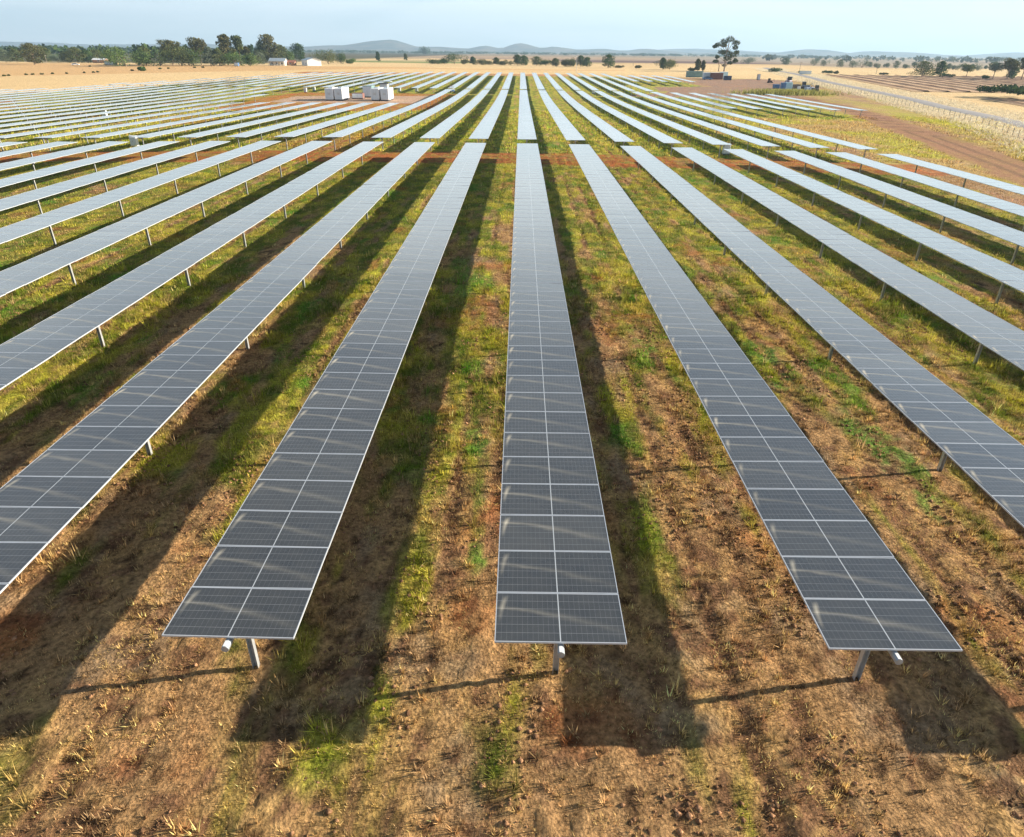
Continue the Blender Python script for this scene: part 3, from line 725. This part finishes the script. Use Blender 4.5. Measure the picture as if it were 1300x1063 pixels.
# the tall lone gum: lobed crown with gaps, two stems
x, y, s = ray(919, 91)
def big_gum(x, y, s):
    t = empty('gum_tree', (x, y, T(x, y))); tag(t, 'tallest lone gum with open layered crown behind the painted sheds', 'tree')
    px = lambda a, b, dy=0: ((a-919)/s, dy, (91-b)/s)
    b = MB()
    b.tube([px(919, 91.5), px(919, 82), px(918, 76), px(920, 66), px(921, 56)], [.55, .42, .36, .25, .08], 8)
    b.tube([px(912.5, 91.5, 1), px(912.5, 84, 1), px(910, 79, .5), px(906, 75, 0)], [.32, .25, .18, .1], 7)
    L = [(921, 55, 7, 3.6), (913, 57.5, 6, 3.2), (928, 58.5, 6, 3.2), (907, 61, 5, 2.6), (902, 63, 3.6, 2.), (917, 61.5, 5, 2.6), (930, 63.5, 5, 2.8), (913, 69, 6, 2.6), (920, 70, 8, 3.2), (927, 72, 7.5, 3.6), (921, 76, 7, 3.6), (904.5, 74.5, 3.2, 2.2), (907, 79.5, 4.5, 2.), (931, 78.5, 4, 2.8), (925, 81, 4.5, 2.2), (932.5, 69, 4, 2.4), (919, 84, 3, 1.2)]
    rs = np.random.default_rng(5); V = []; Cc = []; pal = np.array(LEAFC['gum'])
    for (a, bb, wx, hz) in L:
        dy = rs.normal(0, 2.2); c0 = np.array(px(a, bb, dy)); b.tube([px(919, max(bb+6, 70)), tuple((np.array(px(919, bb+4))+c0)/2), tuple(c0)], [.2, .13, .05], 5)
        k = 420; d = rs.normal(size=(k, 3)); d /= np.linalg.norm(d, axis=1)[:, None]
        rad = (.3+.7*rs.random(k)**.5)*(.7+.6*vn(d[:, 0]*2.3+a, d[:, 2]*2.3+d[:, 1]*1.7, 7))
        P = d*rad[:, None]*np.array([wx/s*.85, wx/s*.8, hz/s*.95])+c0
        cc = pal[rs.integers(0, 3, k)]*(.6+.7*rs.random((k, 1)))
        e1 = rs.normal(size=(k, 3)); e1 /= np.linalg.norm(e1, axis=1)[:, None]; e2 = np.cross(e1, rs.normal(size=(k, 3))); e2 /= np.linalg.norm(e2, axis=1)[:, None]
        s1 = .38*(.5+.8*rs.random((k, 1))); V.append(np.stack([P-e1*s1, P+e2*s1*.5, P+e1*s1, P-e2*s1*.5], 1).reshape(-1, 3)); Cc.append(np.repeat(cc, 4, 0))
    b.build('trunk', [MBARK], t)
    V = np.concatenate(V); link(bpy.data.objects.new('crown', mesh_np('crown', V, np.arange(len(V)).reshape(-1, 4), MLEAF, cols=np.concatenate(Cc))), t)
big_gum(x, y, s)
# scattered trees on the grey plain at right
PL = [(1020, 75, 4), (1033, 84, 11), (1045, 84.5, 10), (1066, 86, 12), (1082, 86.5, 12), (1094, 86.5, 12), (1104, 85.5, 8), (1113, 87, 8), (1125, 86, 7), (1137, 87.5, 12), (1149, 87.5, 7), (1160, 84, 7), (1204, 88.5, 9), (1213, 89, 8), (1222, 89.5, 11), (1233, 89, 9), (1241, 89.8, 11), (1252, 88, 6), (1100, 78, 9), (1060, 77, 6), (1128, 78, 7), (1146, 78.5, 6), (1076, 77.5, 6), (1040, 77, 7), (1170, 79, 7), (1188, 79.5, 8), (1210, 80, 9), (1239, 80.6, 7), (1268, 81, 10), (1285, 81.3, 9)]
for i, (px, by, wp) in enumerate(PL):
    x, y, s = ray(px, by); h = wp*.78/s
    tree(x, y, h, wp/s, f"hazy grey-green tree out on the right-hand plain, {ORD[i+1]} of those trees", 'grey', 'bush' if i % 3 else 'round', .45, 'hazy trees on the right-hand plain', 'plain_tree', 'tree')
# low bushes dotted along the stubble boundary at left
for i, (px, by) in enumerate([(5, 97), (11, 96.5), (33, 95.5), (42, 95.2), (53, 95), (67, 94.2), (85, 94), (107, 93), (119, 92.6), (124, 92.3), (114, 85), (168, 90.2), (203, 88), (214, 87.6), (247, 86.5), (258, 86.3)]):
    x, y, s = ray(px, by); tree(x, y, 1.5/s, 2.6/s, f"low dark saltbush on the left stubble, {ORD[i+1]} from the left edge", 'gum', 'bush', .3, 'low bushes along the stubble boundary', 'shrub', 'shrub')
x, y, s = ray(180, 90.3); tree(x, y, 5.2/s, 9/s, 'bright green round bush alone on the left stubble', 'bright', 'bush', .7, None, 'shrub', 'shrub')

# far woodland belts: nobody could count these
def belt(name, pts, label, hmin, hmax, tone, wd=1.):
    V = []; Cc = []; pal = np.array(LEAFC[tone])
    P = np.array(pts, float); n_ = len(P)
    for i in range(n_):
        x, y = P[i]; h = hmin+(hmax-hmin)*rng.random(); k = 60; w_ = h*(.7+1.2*rng.random())*wd
        d = rng.normal(size=(k, 3)); d /= np.linalg.norm(d, axis=1)[:, None]; Q = d*np.array([w_*.6, w_*.6, h*.45])*(.5+.5*rng.random((k, 1)))+np.array([x, y, h*.5])
        e1 = rng.normal(size=(k, 3)); e1 /= np.linalg.norm(e1, axis=1)[:, None]; e2 = np.cross(e1, rng.normal(size=(k, 3))); e2 /= np.linalg.norm(e2, axis=1)[:, None]
        s1 = h*.16; V.append(np.stack([Q-e1*s1, Q+e2*s1, Q+e1*s1, Q-e2*s1], 1).reshape(-1, 3)); Cc.append(np.repeat(pal[rng.integers(0, 3, k)], 4, 0))
    V = np.concatenate(V); tag(link(bpy.data.objects.new(name, mesh_np(name, V, np.arange(len(V)).reshape(-1, 4), MLEAF, cols=np.concatenate(Cc)))), label, 'woodland', None, 'stuff')
pts = [(rng.uniform(300, 2600), rng.uniform(1250, 2600)) for _ in range(330)]; pts = [p for p in pts if p[0] > p[1]*.33]
belt('distant_woodland', pts, 'scattered dark woodland dotted across the distant right plain', 6, 13, 'grey')
pts = [(rng.uniform(-2600, -230), rng.uniform(640, 2600)) for _ in range(700)]; pts = [p for p in pts if p[0] < -p[1]*.33]
belt('distant_woodland', pts, 'dense blue-green woodland behind the farmhouse trees at left', 8, 15, 'dark', 1.5)
pts = [(rng.uniform(-1800, 1200), rng.uniform(2700, 3600)) for _ in range(330)]
belt('distant_woodland', pts, 'thin line of far woodland below the hills', 6, 12, 'dark', 2.2)
pts = [(rng.uniform(174, 232), rng.uniform(205, 236)) for _ in range(170)]
pts = [p for p in pts if abs((p[1]-220)-(p[0]-200)*.02) < 13]
belt('shrub_thicket', [(p[0]-20, p[1]+14) for p in pts], 'dark green low thicket in the field at the right edge', 1.6, 2.6, 'dark', 1.5)

# ------------------------------------------------------------------ hills
mh, nth, outh = newmat('hill_scrub_and_grass'); nh = N(nth)
gq = nh('ShaderNodeNewGeometry'); nq = nh('ShaderNodeTexNoise', None, Vector=gq.outputs['Position'], Scale=.004, Detail=8., Roughness=.7)
cq = nh.mix(nh.ramp(nq.outputs[0], (.42, .6, 0., 1.)), (.07, .075, .055), (.20, .16, .11))
bq = nh('ShaderNodeBsdfDiffuse', None, Color=cq); nth.links.new(bq.outputs[0], outh.inputs[0])
def hills(name, y0, dep, peaks, ridge):
    xs = np.arange(-9000, 9001, 60.); ys = np.linspace(0, 1, 26)
    X, Tt = np.meshgrid(xs, ys); Y = y0+Tt*dep
    prof = np.zeros(xs.shape)
    for (cx, hh, wl, wr) in peaks:
        d = xs-cx; prof = np.maximum(prof, hh*np.exp(-np.abs(d/np.where(d < 0, wl, wr))**1.7))
    prof = prof+ridge*(.5+fbm(xs/900., xs*0, 401, 4))
    Z = .62*prof[None]*np.sin(np.pi*np.clip(Tt, 0, 1))**1.3*(.8+.4*fbm(X/260., Y/260., 409, 4))-3
    a, b = X.shape; id_ = np.arange(a*b).reshape(a, b); Fq = np.stack([id_[:-1, :-1], id_[:-1, 1:], id_[1:, 1:], id_[1:, :-1]], -1).reshape(-1, 4)
    tag(link(bpy.data.objects.new(name, mesh_np(name, np.stack([X, Y, Z], -1).reshape(-1, 3), Fq, mh, smooth=True))), kind='structure')
def hx(px, D): return (px-658)/F*D*.891
D = 7300
hills('hills', 6600, 1500, [(hx(490, D), 128, 480, 260), (hx(435, D), 60, 500, 300), (hx(548, D), 45, 400, 400), (hx(610, D), 75, 160, 200), (hx(655, D), 112, 170, 230), (hx(697, D), 62, 150, 260), (hx(760, D), 40, 400, 300), (hx(815, D), 62, 180, 260), (hx(940, D), 30, 300, 300), (hx(1030, D), 70, 330, 260), (hx(1110, D), 62, 250, 500), (hx(1290, D), 66, 300, 300)], 26)
D = 8900
hills('hills', 8300, 1200, [(hx(0, D), 70, 1500, 1800), (hx(250, D), 60, 1300, 1200), (hx(520, D), 50, 800, 900), (hx(900, D), 60, 900, 700)], 40)

# ------------------------------------------------------------------ structures on the land
def sidebox(px, py, pz=None):
    return ray(px, py)
# white inverter containers in two pairs
def container(x, y, rz, label, w_=2.15, l=7.6, h=3.05):
    t = empty('inverter_container', (x, y, T(x, y)), rz); tag(t, label, 'container', 'white inverter containers on the gravel pad')
    b = MB(); b.bev(-w_/2, w_/2, 0, l, .35, h, .06)
    for i in range(24):
        yy = .35+i*(l-.7)/23; b.box(w_/2+.001, w_/2+.035, yy-.05, yy+.05, .5, h-.2)
    b.build('body', [MWHITE], t)
    MB().box(-w_/2+.1, w_/2-.1, .1, l-.1, 0, .35).build('plinth', [MDARK], t)
    d = MB(); d.box(-w_/2+.12, -.02, -.04, -.002, .5, h-.2); d.box(.02, w_/2-.12, -.04, -.002, .5, h-.2); d = d.build('door', [MGREYP], t)
    v = MB()
    for i in range(5): v.box(-.35, .35, -.075, -.042, h*.5+i*.11, h*.5+i*.11+.06)
    v.build('vent', [MGALV], d)
    MB().box(-.55, .55, l*.3, l*.55, h+.001, h+.25).build('roof_cowl', [MGREYP], t)
container(-51.2, 189.3, 0, 'white inverter container, leftmost of the four on the pad')
container(-48.7, 189.3, 0, 'white inverter container second from left, beside the leftmost one')
container(-39.0, 189.6, 0, 'white inverter container third from left on the pad')
container(-36.4, 189.6, 0, 'white inverter container at the right end of the pad')
def cabinet(name, x, y, w_, l, h, mat, label, cat='cabinet', rz=0, roof=None, group=None):
    t = empty(name, (x, y, T(x, y)), rz); tag(t, label, cat, group)
    MB().bev(-w_/2, w_/2, -l/2, l/2, .18, h, .03).build('body', [mat], t)
    MB().box(-w_/2-.06, w_/2+.06, -l/2-.06, l/2+.06, 0, .178).build('plinth', [MDARK], t)
    d = MB(); d.box(-w_/2+.06, -.015, -l/2-.03, -l/2-.002, .3, h-.12); d.box(.015, w_/2-.06, -l/2-.03, -l/2-.002, .3, h-.12); d = d.build('door', [MGREYP if mat is not MGREYP else MWHITE], t)
    MB().box(-.05, -.025, -l/2-.06, -l/2-.032, h*.5, h*.6).build('handle', [MDARK], d)
    if roof: MB().box(-w_/2-.4, w_/2+.4, -l/2-.4, l/2+.4, h+.002, h+.14).build('roof', [roof], t)
    return t
cabinet('switchgear_kiosk', -44.2, 207, 2.6, 5, 3.0, MTEAL, 'grey-green switchgear kiosk behind the right pair of containers', 'kiosk')
cabinet('switch_room', -41.3, 216, 2.2, 3, 3.2, simple('tan_render', (.45, .42, .38), .7), 'small tan switch room with dark flat roof behind the containers', 'kiosk', 0, MDARK)
cabinet('transformer', -45.6, 199, 3.0, 2.4, 1.5, MRED, 'low reddish transformer between the container pairs', 'transformer')
# carport style canopy
t = empty('shade_canopy', (-45.5, 226, T(-45, 226))); tag(t, 'pale flat shade canopy behind the kiosk and switch room', 'canopy')
MB().box(-4.6, 4.6, -2, 2, 3.3, 3.45).build('roof', [MROOF], t)
for a in (-4.2, 4.2):
    for b_ in (-1.7, 1.7): MB().box(a-.07, a+.07, b_-.07, b_+.07, 0, 3.298).build('leg', [MGALV], t)
xx, yy, s = ray(450, 118.5)
t = empty('antenna_mast', (xx, yy, T(xx, yy))); tag(t, 'thin pale mast between the two container pairs', 'mast')
MB().tube([(0, 0, 0), (0, 0, 3.6)], [.09, .05], 8).build('pole', [MGALV], t); MB().box(-.25, .25, -.1, .1, 3.5, 3.8).build('sensor_box', [MWHITE], t)
BX = [(921, 197, 'combiner box beside the fourth row right of centre at the orange track', MGREYP), (172, 187, 'white combiner box at the orange track between left rows', MWHITE),
      (753, 119.5, 'dark combiner box at the far end of the middle block, right side', MGREYP), (507, 116.5, 'pale combiner box right of the white containers', MWHITE), (529, 116.5, 'pale combiner box further right of the white containers', MWHITE),
      (388, 117.5, 'pale combiner box left of the white containers', MWHITE), (399, 116, 'pale combiner box second left of the white containers', MWHITE), (134, 150, 'combiner box deep among the left rows', MGREYP)]
for px, py, lab, mt in BX:
    x, y, s = ray(px, py); cabinet('combiner_box', x, y, .85, .5, 1.35, mt, lab, 'cabinet', 0, None, 'combiner boxes at the row ends')
# blue utility vehicle with red roof
x, y, s = ray(573, 117.6)
t = empty('utility_vehicle', (x, y, T(x, y)), .5); tag(t, 'small blue utility vehicle with red canopy at a row end', 'vehicle')
MB().bev(-.7, .7, -1.3, 1.3, .4, .95, .1).build('body', [MBLUE], t); MB().bev(-.68, .68, -1.25, -.1, .951, 1.1, .05).build('bonnet', [MWHITE], t)
MB().box(-.7, .7, -.3, 1.1, 1.85, 1.93).build('canopy', [MRED], t)
for a in (-.62, .62):
    for b_ in (-.25, 1.0): MB().box(a-.03, a+.03, b_-.03, b_+.03, .952, 1.848).build('pillar', [MDARK], t)
    for b_ in (-.85, .85): MB().tube([(a-.1, b_, .32), (a+.1, b_, .32)], .32, 14).build('wheel', [MRUBBER], t)
# farmhouse and sheds
def house(x, y, rz, W, L, h, rh, wall, roof, label, name, nwin=3, ver=True):
    t = empty(name, (x, y, T(x, y)), rz); tag(t, label, 'building')
    b = MB(); b.box(-W/2, W/2, -L/2, L/2, 0, h)
    b.add([(-W/2, -L/2, h), (-W/2, L/2, h), (-W/2, 0, h+rh*.94)], [(0, 1, 2)]); b.add([(W/2, -L/2, h), (W/2, L/2, h), (W/2, 0, h+rh*.94)], [(0, 2, 1)])
    b.build('wall', [wall], t)
    r = MB(); e = .5
    for s_ in (-1, 1):
        r.add([(-W/2-e, s_*(L/2+e), h-.15), (W/2+e, s_*(L/2+e), h-.15), (W/2+e, 0, h+rh), (-W/2-e, 0, h+rh), (-W/2-e, s_*(L/2+e), h-.27), (W/2+e, s_*(L/2+e), h-.27), (W/2+e, 0, h+rh-.12), (-W/2-e, 0, h+rh-.12)], [(0, 1, 2, 3), (4, 5, 6, 7), (0, 1, 5, 4), (1, 2, 6, 5), (0, 3, 7, 4)])
    r.build('roof', [roof], t)
    for i in range(nwin):
        cx = -W/2+W*(i+.5)/nwin; f = MB(); f.box(cx-.75, cx+.75, -L/2-.06, -L/2-.003, .9, 2.1); f = f.build('window', [MWHITE], t)
        MB().box(cx-.65, cx+.65, -L/2-.09, -L/2-.062, 1.0, 2.0).build('pane', [MGLS], f)
    if ver:
        MB().box(-W/2-.3, W/2+.3, -L/2-2.6, -L/2-.51, h-.42, h-.30).build('verandah_roof', [roof], t)
        for i in range(6): cx = -W/2+W*i/5; MB().box(cx-.08, cx+.08, -L/2-2.5, -L/2-2.34, 0, h-.43).build('verandah_post', [MWHITE], t)
    return t
x, y, s = ray(354, 83.3); house(x, y, 0, 11, 7, 3.1, 1.8, simple('cream_wall', (.6, .56, .5), .8), MROOF, 'farmhouse with pale roof and verandah beneath the tallest gums', 'farmhouse')
x, y, s = ray(370, 83.3); house(x, y, 0, 6, 5, 2.2, 1.4, MBRICK, simple('terracotta_roof', (.33, .13, .08), .8), 'small brick outbuilding with red roof beside the farmhouse', 'outbuilding', 1, False)
x, y, s = ray(397, 83.8); tt = house(x-3, y+8, math.radians(-62), 20, 10, 3.8, 1.5, MWHITE, MROOF, 'white gable shed with long grey roof right of the farmhouse', 'gable_shed', 2, False)
x, y, s = ray(128, 80.2); house(x, y, 0, 9, 5, 2.3, 1.0, MBRICK, MWHITE, 'low white roofed shed in front of the left tree line', 'low_shed', 1, False)
x, y, s = ray(141, 82.5); cabinet('tank', x, y, 7, 3, 2.4, MDARK, 'dark low stack beside the low white roofed shed', 'stack')
x, y, s = ray(301, 84.3); cabinet('water_tank', x, y, 2.4, 2.4, 2.2, MBLUE, 'small blue tank at the foot of the left trees', 'tank')
# parked white car near left trees
def car(x, y, rz, paint, label, name='parked_car'):
    t = empty(name, (x, y, T(x, y)), rz); tag(t, label, 'car')
    b = MB(); prof = [(-2.2, .35), (2.2, .35), (2.25, .8), (1.2, .95), (-2.1, 1.0), (-2.25, .7)]
    vs = [(p, sgn*.85, q) for sgn in (-1, 1) for p, q in prof]; n_ = len(prof)
    b.add(vs, [tuple(range(n_))[::-1], tuple(range(n_, 2*n_))]+[(i, (i+1) % n_, n_+(i+1) % n_, n_+i) for i in range(n_)]); b.build('body', [paint], t)
    c = MB(); q = [(-1.7, 1.0), (1.0, .96), (.4, 1.5), (-1.2, 1.52)]; vs = [(p, sgn*.74, z) for sgn in (-1, 1) for p, z in q]
    c.add(vs, [(3, 2, 1, 0), (4, 5, 6, 7)]+[(i, (i+1) % 4, 4+(i+1) % 4, 4+i) for i in range(4)]); c = c.build('cabin', [MGLS], t)
    MB().box(-1.2, .4, -.7, .7, 1.521, 1.56).build('roof', [paint], c)
    for a in (-1.4, 1.4):
        for s_ in (-1, 1):
            wv = MB().tube([(a, s_*.72, .34), (a, s_*.9, .34)], .34, 14).build('wheel', [MRUBBER], t); MB().tube([(a, s_*.901, .34), (a, s_*.915, .34)], .2, 10).build('rim', [MGALV], wv)
x, y, s = ray(96, 83.2); car(x, y, .3, MWHITE, 'white car parked on the stubble in front of the left trees')
# painted sheds and junk right of centre
x, y, s = ray(882, 98.3)
def shipping(x, y, rz, L, W, H, mat, label, name='shipping_container', z=0, rmat=None):
    t = empty(name, (x, y, T(x, y)+z), rz); tag(t, label, 'container')
    b = MB(); b.bev(-L/2, L/2, -W/2, W/2, .1, H, .05)
    for i in range(int(L/.45)):
        xx = -L/2+.2+i*.45; b.box(xx, xx+.18, -W/2-.04, -W/2-.001, .25, H-.15)
    b.build('body', [mat], t)
    MB().box(-L/2+.1, L/2-.1, -W/2+.1, W/2-.1, 0, .098).build('base', [MDARK], t)
    MB().box(L/2+.001, L/2+.04, -W/2+.1, W/2-.1, .25, H-.15).build('door', [rmat or mat], t)
    if rmat: MB().box(-L/2-.1, L/2+.1, -W/2-.1, W/2+.1, H+.002, H+.1).build('roof', [rmat], t)
shipping(x, y+1, 0, 8.3, 3.2, 2.9, MTEAL, 'long dark green container left of the painted sheds')
x, y, s = ray(898.5, 100.5); shipping(x, y+1, 0, 4.6, 2.6, 2.8, MGREYP, 'pale blue site hut right of the green container', 'site_hut', 0, MWHITE)
x, y, s = ray(897, 101.3); car(x, y-2, .1, MBLUE, 'dark blue car parked in front of the pale site hut')
x, y, s = ray(910, 101); shipping(x, y+1, 0, 5.6, 2.8, 2.9, MRED, 'rust red shed with pale roof between the site huts', 'red_shed', 0, MWHITE)
x, y, s = ray(919.5, 101); shipping(x, y+2.5, 0, 3.6, 2.6, 3.2, simple('pale_teal_paint', (.42, .58, .62), .5), 'pale teal hut at the right end of the painted sheds', 'teal_hut', 0, MWHITE)
x, y, s = ray(922.5, 101.8); shipping(x, y-1, 0, 3.4, 2.0, 1.9, simple('navy_paint', (.04, .06, .12), .6), 'navy skip in front of the pale teal hut', 'skip')
# plant and materials in the yard by the road
x, y, s = ray(985, 112.5); shipping(x, y, .2, 2.2, 1.6, 1.5, MBLUE, 'bright blue bin at the left of the yard clutter', 'blue_bin')
x, y, s = ray(993.5, 113.5); shipping(x, y, 1.4, 3.4, 1.5, 2.3, MBLUE, 'blue container end beside the pale teal container', 'blue_container')
x, y, s = ray(999.5, 113.5); shipping(x, y, .05, 2.6, 2.2, 2.4, simple('pale_teal_panel', (.40, .60, .66), .5), 'pale teal container in the yard clutter', 'teal_container')
x, y, s = ray(1009, 113.3); shipping(x, y, .1, 3.2, 2.2, 1.7, simple('brown_tarp', (.17, .13, .12), .9), 'brown tarped stack right of the pale teal container', 'tarped_stack')
x, y, s = ray(1012, 113.6); shipping(x, y-1.5, .1, .9, .9, 1.1, MWHITE, 'small white crate in front of the brown stack', 'white_crate')
x, y, s = ray(1021, 113.5)
def machine(x, y, rz, m1, label, name, sc_=1.):
    t = empty(name, (x, y, T(x, y)), rz); tag(t, label, 'machine')
    MB().bev(-1.9*sc_, 1.2*sc_, -.8*sc_, .8*sc_, .7*sc_, 1.5*sc_, .12).build('body', [m1], t)
    MB().bev(-.2*sc_, 1.1*sc_, -.7*sc_, .7*sc_, 1.502*sc_, 2.7*sc_, .1).build('cab', [MGLS], t)
    MB().tube([(-1.8*sc_, 0, 1.3*sc_), (-2.6*sc_, 0, 2.2*sc_), (-3.2*sc_, 0, 1.0*sc_)], .13*sc_, 8).build('boom', [m1], t)
    for a in (-1.3, .7):
        for s_ in (-.85, .85): MB().tube([(a*sc_, (s_-.15)*sc_, .55*sc_), (a*sc_, (s_+.15)*sc_, .55*sc_)], .55*sc_, 14).build('wheel', [MRUBBER], t)
machine(x, y, 3.0, simple('slate_paint', (.17, .2, .26), .6), 'slate grey loader in the yard clutter', 'wheel_loader')
x, y, s = ray(1027, 114.5); shipping(x, y, .3, 3.4, 1.6, 1.0, simple('pale_blue_tarp', (.35, .45, .62), .7), 'pale blue tarp heap right of the grey loader', 'tarp_heap')
x, y, s = ray(1035, 116.5); machine(x, y, .2, MDARK, 'dark farm machine at the right end of the yard clutter', 'farm_machine', .8)
x, y, s = ray(1001, 107.5); machine(x, y, .9, simple('violet_grey_paint', (.22, .2, .28), .6), 'grey excavator standing behind the yard containers', 'excavator', 1.15)
x, y, s = ray(977, 105.5); machine(x, y, 2.4, MRED, 'dark red machine at the left of the yard', 'small_tractor', .7)
x, y, s = ray(962.5, 101.8); cabinet('site_toilet', x, y, 1.3, 1.3, 2.6, MPOLE, 'narrow brown site toilet standing alone in the dirt yard', 'toilet')
x, y, s = ray(1022, 94.6); cabinet('road_barrier', x, y, 7, 1.2, 2.0, simple('pale_green_paint', (.5, .6, .48), .7), 'pale green barrier beside the grey road', 'barrier')
x, y, s = ray(571, 84.5)
# tall dry grass beside the yard
def reeds(cx, cy, rx, ry, n_, label, h=1.2, col=(.42, .36, .10)):
    X = cx+rng.normal(0, rx, n_); Y = cy+rng.normal(0, ry, n_); Z = terr(X, Y); a = rng.random(n_)*6.28; L = h*(.6+.7*rng.random(n_)); w_ = .16
    dx = np.cos(a)*w_; dy = np.sin(a)*w_
    V = np.stack([np.stack([X-dx, Y-dy, Z], -1), np.stack([X+dx, Y+dy, Z], -1), np.stack([X+rng.normal(0, .3, n_), Y+rng.normal(0, .3, n_), Z+L], -1)], 1).reshape(-1, 3)
    cc = np.array(col)*(.5+.9*rng.random((n_, 1))); tag(link(bpy.data.objects.new('tall_grass', mesh_np('tall_grass', V, np.arange(len(V)).reshape(-1, 3), MGRASS, cols=np.repeat(cc, 3, 0)))), label, 'grass', None, 'stuff')
reeds(91, 246, 6.5, 3, 2600, 'tall yellow-green weeds in front of the yard clutter', 1.5, (.34, .33, .10))
# pale roadside grass: scattered along both verges
Xs = []; Ys = []
for (x1, y1), (x2, y2) in zip(ROAD[1:-1], ROAD[2:]):
    L_ = math.hypot(x2-x1, y2-y1); k = int(L_*60); t_ = rng.random(k); o_ = rng.uniform(3, 14, k)*np.where(rng.random(k) < .62, -1, 1)
    nx_, ny_ = (y2-y1)/L_, -(x2-x1)/L_
    Xs.append(x1+(x2-x1)*t_+nx_*o_*-1*-1); Ys.append(y1+(y2-y1)*t_+ny_*o_)
Xs = np.concatenate(Xs); Ys = np.concatenate(Ys); n_ = len(Xs); Z = terr(Xs, Ys); a = rng.random(n_)*6.28; w_ = .12
V = np.stack([np.stack([Xs-np.cos(a)*w_, Ys-np.sin(a)*w_, Z], -1), np.stack([Xs+np.cos(a)*w_, Ys+np.sin(a)*w_, Z], -1), np.stack([Xs+rng.normal(0, .25, n_), Ys+rng.normal(0, .25, n_), Z+.15+.28*rng.random(n_)], -1)], 1).reshape(-1, 3)
cc = C(.78, .68, .48)*(.75+.35*rng.random((n_, 1)))
tag(link(bpy.data.objects.new('tall_grass', mesh_np('tall_grass', V, np.arange(len(V)).reshape(-1, 3), MGRASS, cols=np.clip(np.repeat(cc, 3, 0), 0, 1)))), 'bleached dry grass along both verges of the grey road', 'grass', None, 'stuff')
# perimeter fence between the farm and the road
def fence(L, label, sp=4., h=1.6):
    t = empty('wire_fence', (L[0][0], L[0][1], T(*L[0]))); tag(t, label, 'fence'); ox, oy, oz = t.location
    tops = []
    pm = MB().box(-.035, .035, -.035, .035, -.1, h*.85).mesh('fence_post', [MPOLE])
    for (x1, y1), (x2, y2) in zip(L[:-1], L[1:]):
        n_ = int(math.hypot(x2-x1, y2-y1)/sp)
        for i in range(n_): tops.append((x1+(x2-x1)*i/n_, y1+(y2-y1)*i/n_))
    for x_, y_ in tops[:100]: link(bpy.data.objects.new('fence_post', pm), t, (x_-ox, y_-oy, T(x_, y_)-oz))
    for hh in (.35, .75, 1.15): MB().tube([(x_-ox, y_-oy, T(x_, y_)-oz+hh) for x_, y_ in tops], .014, 4).build('wire', [MGALV], t)
fence([(130, 330), (121, 262), (111, 212), (100, 165), (88, 128), (72, 92), (56, 62), (44, 36)], 'wire fence following the near side of the grey road')
# poles
def pole(px, by, ty, label, cross=True, mat=MPOLE, r=.16):
    x, y, s = ray(px, by); h = (by-ty)/s; t = empty('power_pole', (x, y, T(x, y))); tag(t, label, 'pole')
    MB().tube([(0, 0, -.3), (0, 0, h)], [r, r*.6], 8).build('pole', [mat], t)
    if cross:
        c = MB(); c.box(-1.2, 1.2, -.07, .07, h*.9, h*.9+.14); c = c.build('crossarm', [mat], t)
        for q in (-1.05, 0, 1.05): MB().tube([(q, 0, h*.9+.141), (q, 0, h*.9+.4)], .06, 6).build('insulator', [MWHITE], c)
    else: MB().box(-.35, .35, -.2, .2, h-.3, h).build('camera_head', [MWHITE], t)
pole(731.5, 93.5, 74, 'tall pale steel mast right of the shelter belt centre', False, MGALV, .13)
pole(804, 84, 72, 'grey power pole in the far wheat right of the lone round tree')
pole(857, 80, 69, 'power pole on the far plain above the twin shrubs')
pole(1014.5, 92.5, 80, 'dark power pole beside the start of the grey road')
pole(1112, 94.5, 82, 'slim power pole behind the furrowed field')
pole(38+51, 80, 68, 'pale pole standing in the left tree line')
pole(59.5, 80, 71, 'short pale pole right of the large brownish gum', False)

# ------------------------------------------------------------------ haze
mhz, nz, oz_ = newmat('haze_air'); n = N(nz)
pv = nz.nodes.new('ShaderNodeVolumePrincipled'); pv.inputs['Color'].default_value = (.52, .76, 1, 1); pv.inputs['Density'].default_value = 1.35e-4; pv.inputs['Anisotropy'].default_value = .2
nz.links.new(pv.outputs[0], oz_.inputs['Volume'])
hb = MB().box(-13000, 13000, -400, 9800, -6, 420).build('haze', [mhz]); tag(hb, 'pale blue haze over the far plain and hills', 'haze', None, 'stuff')
sc.cycles.volume_bounces = 0
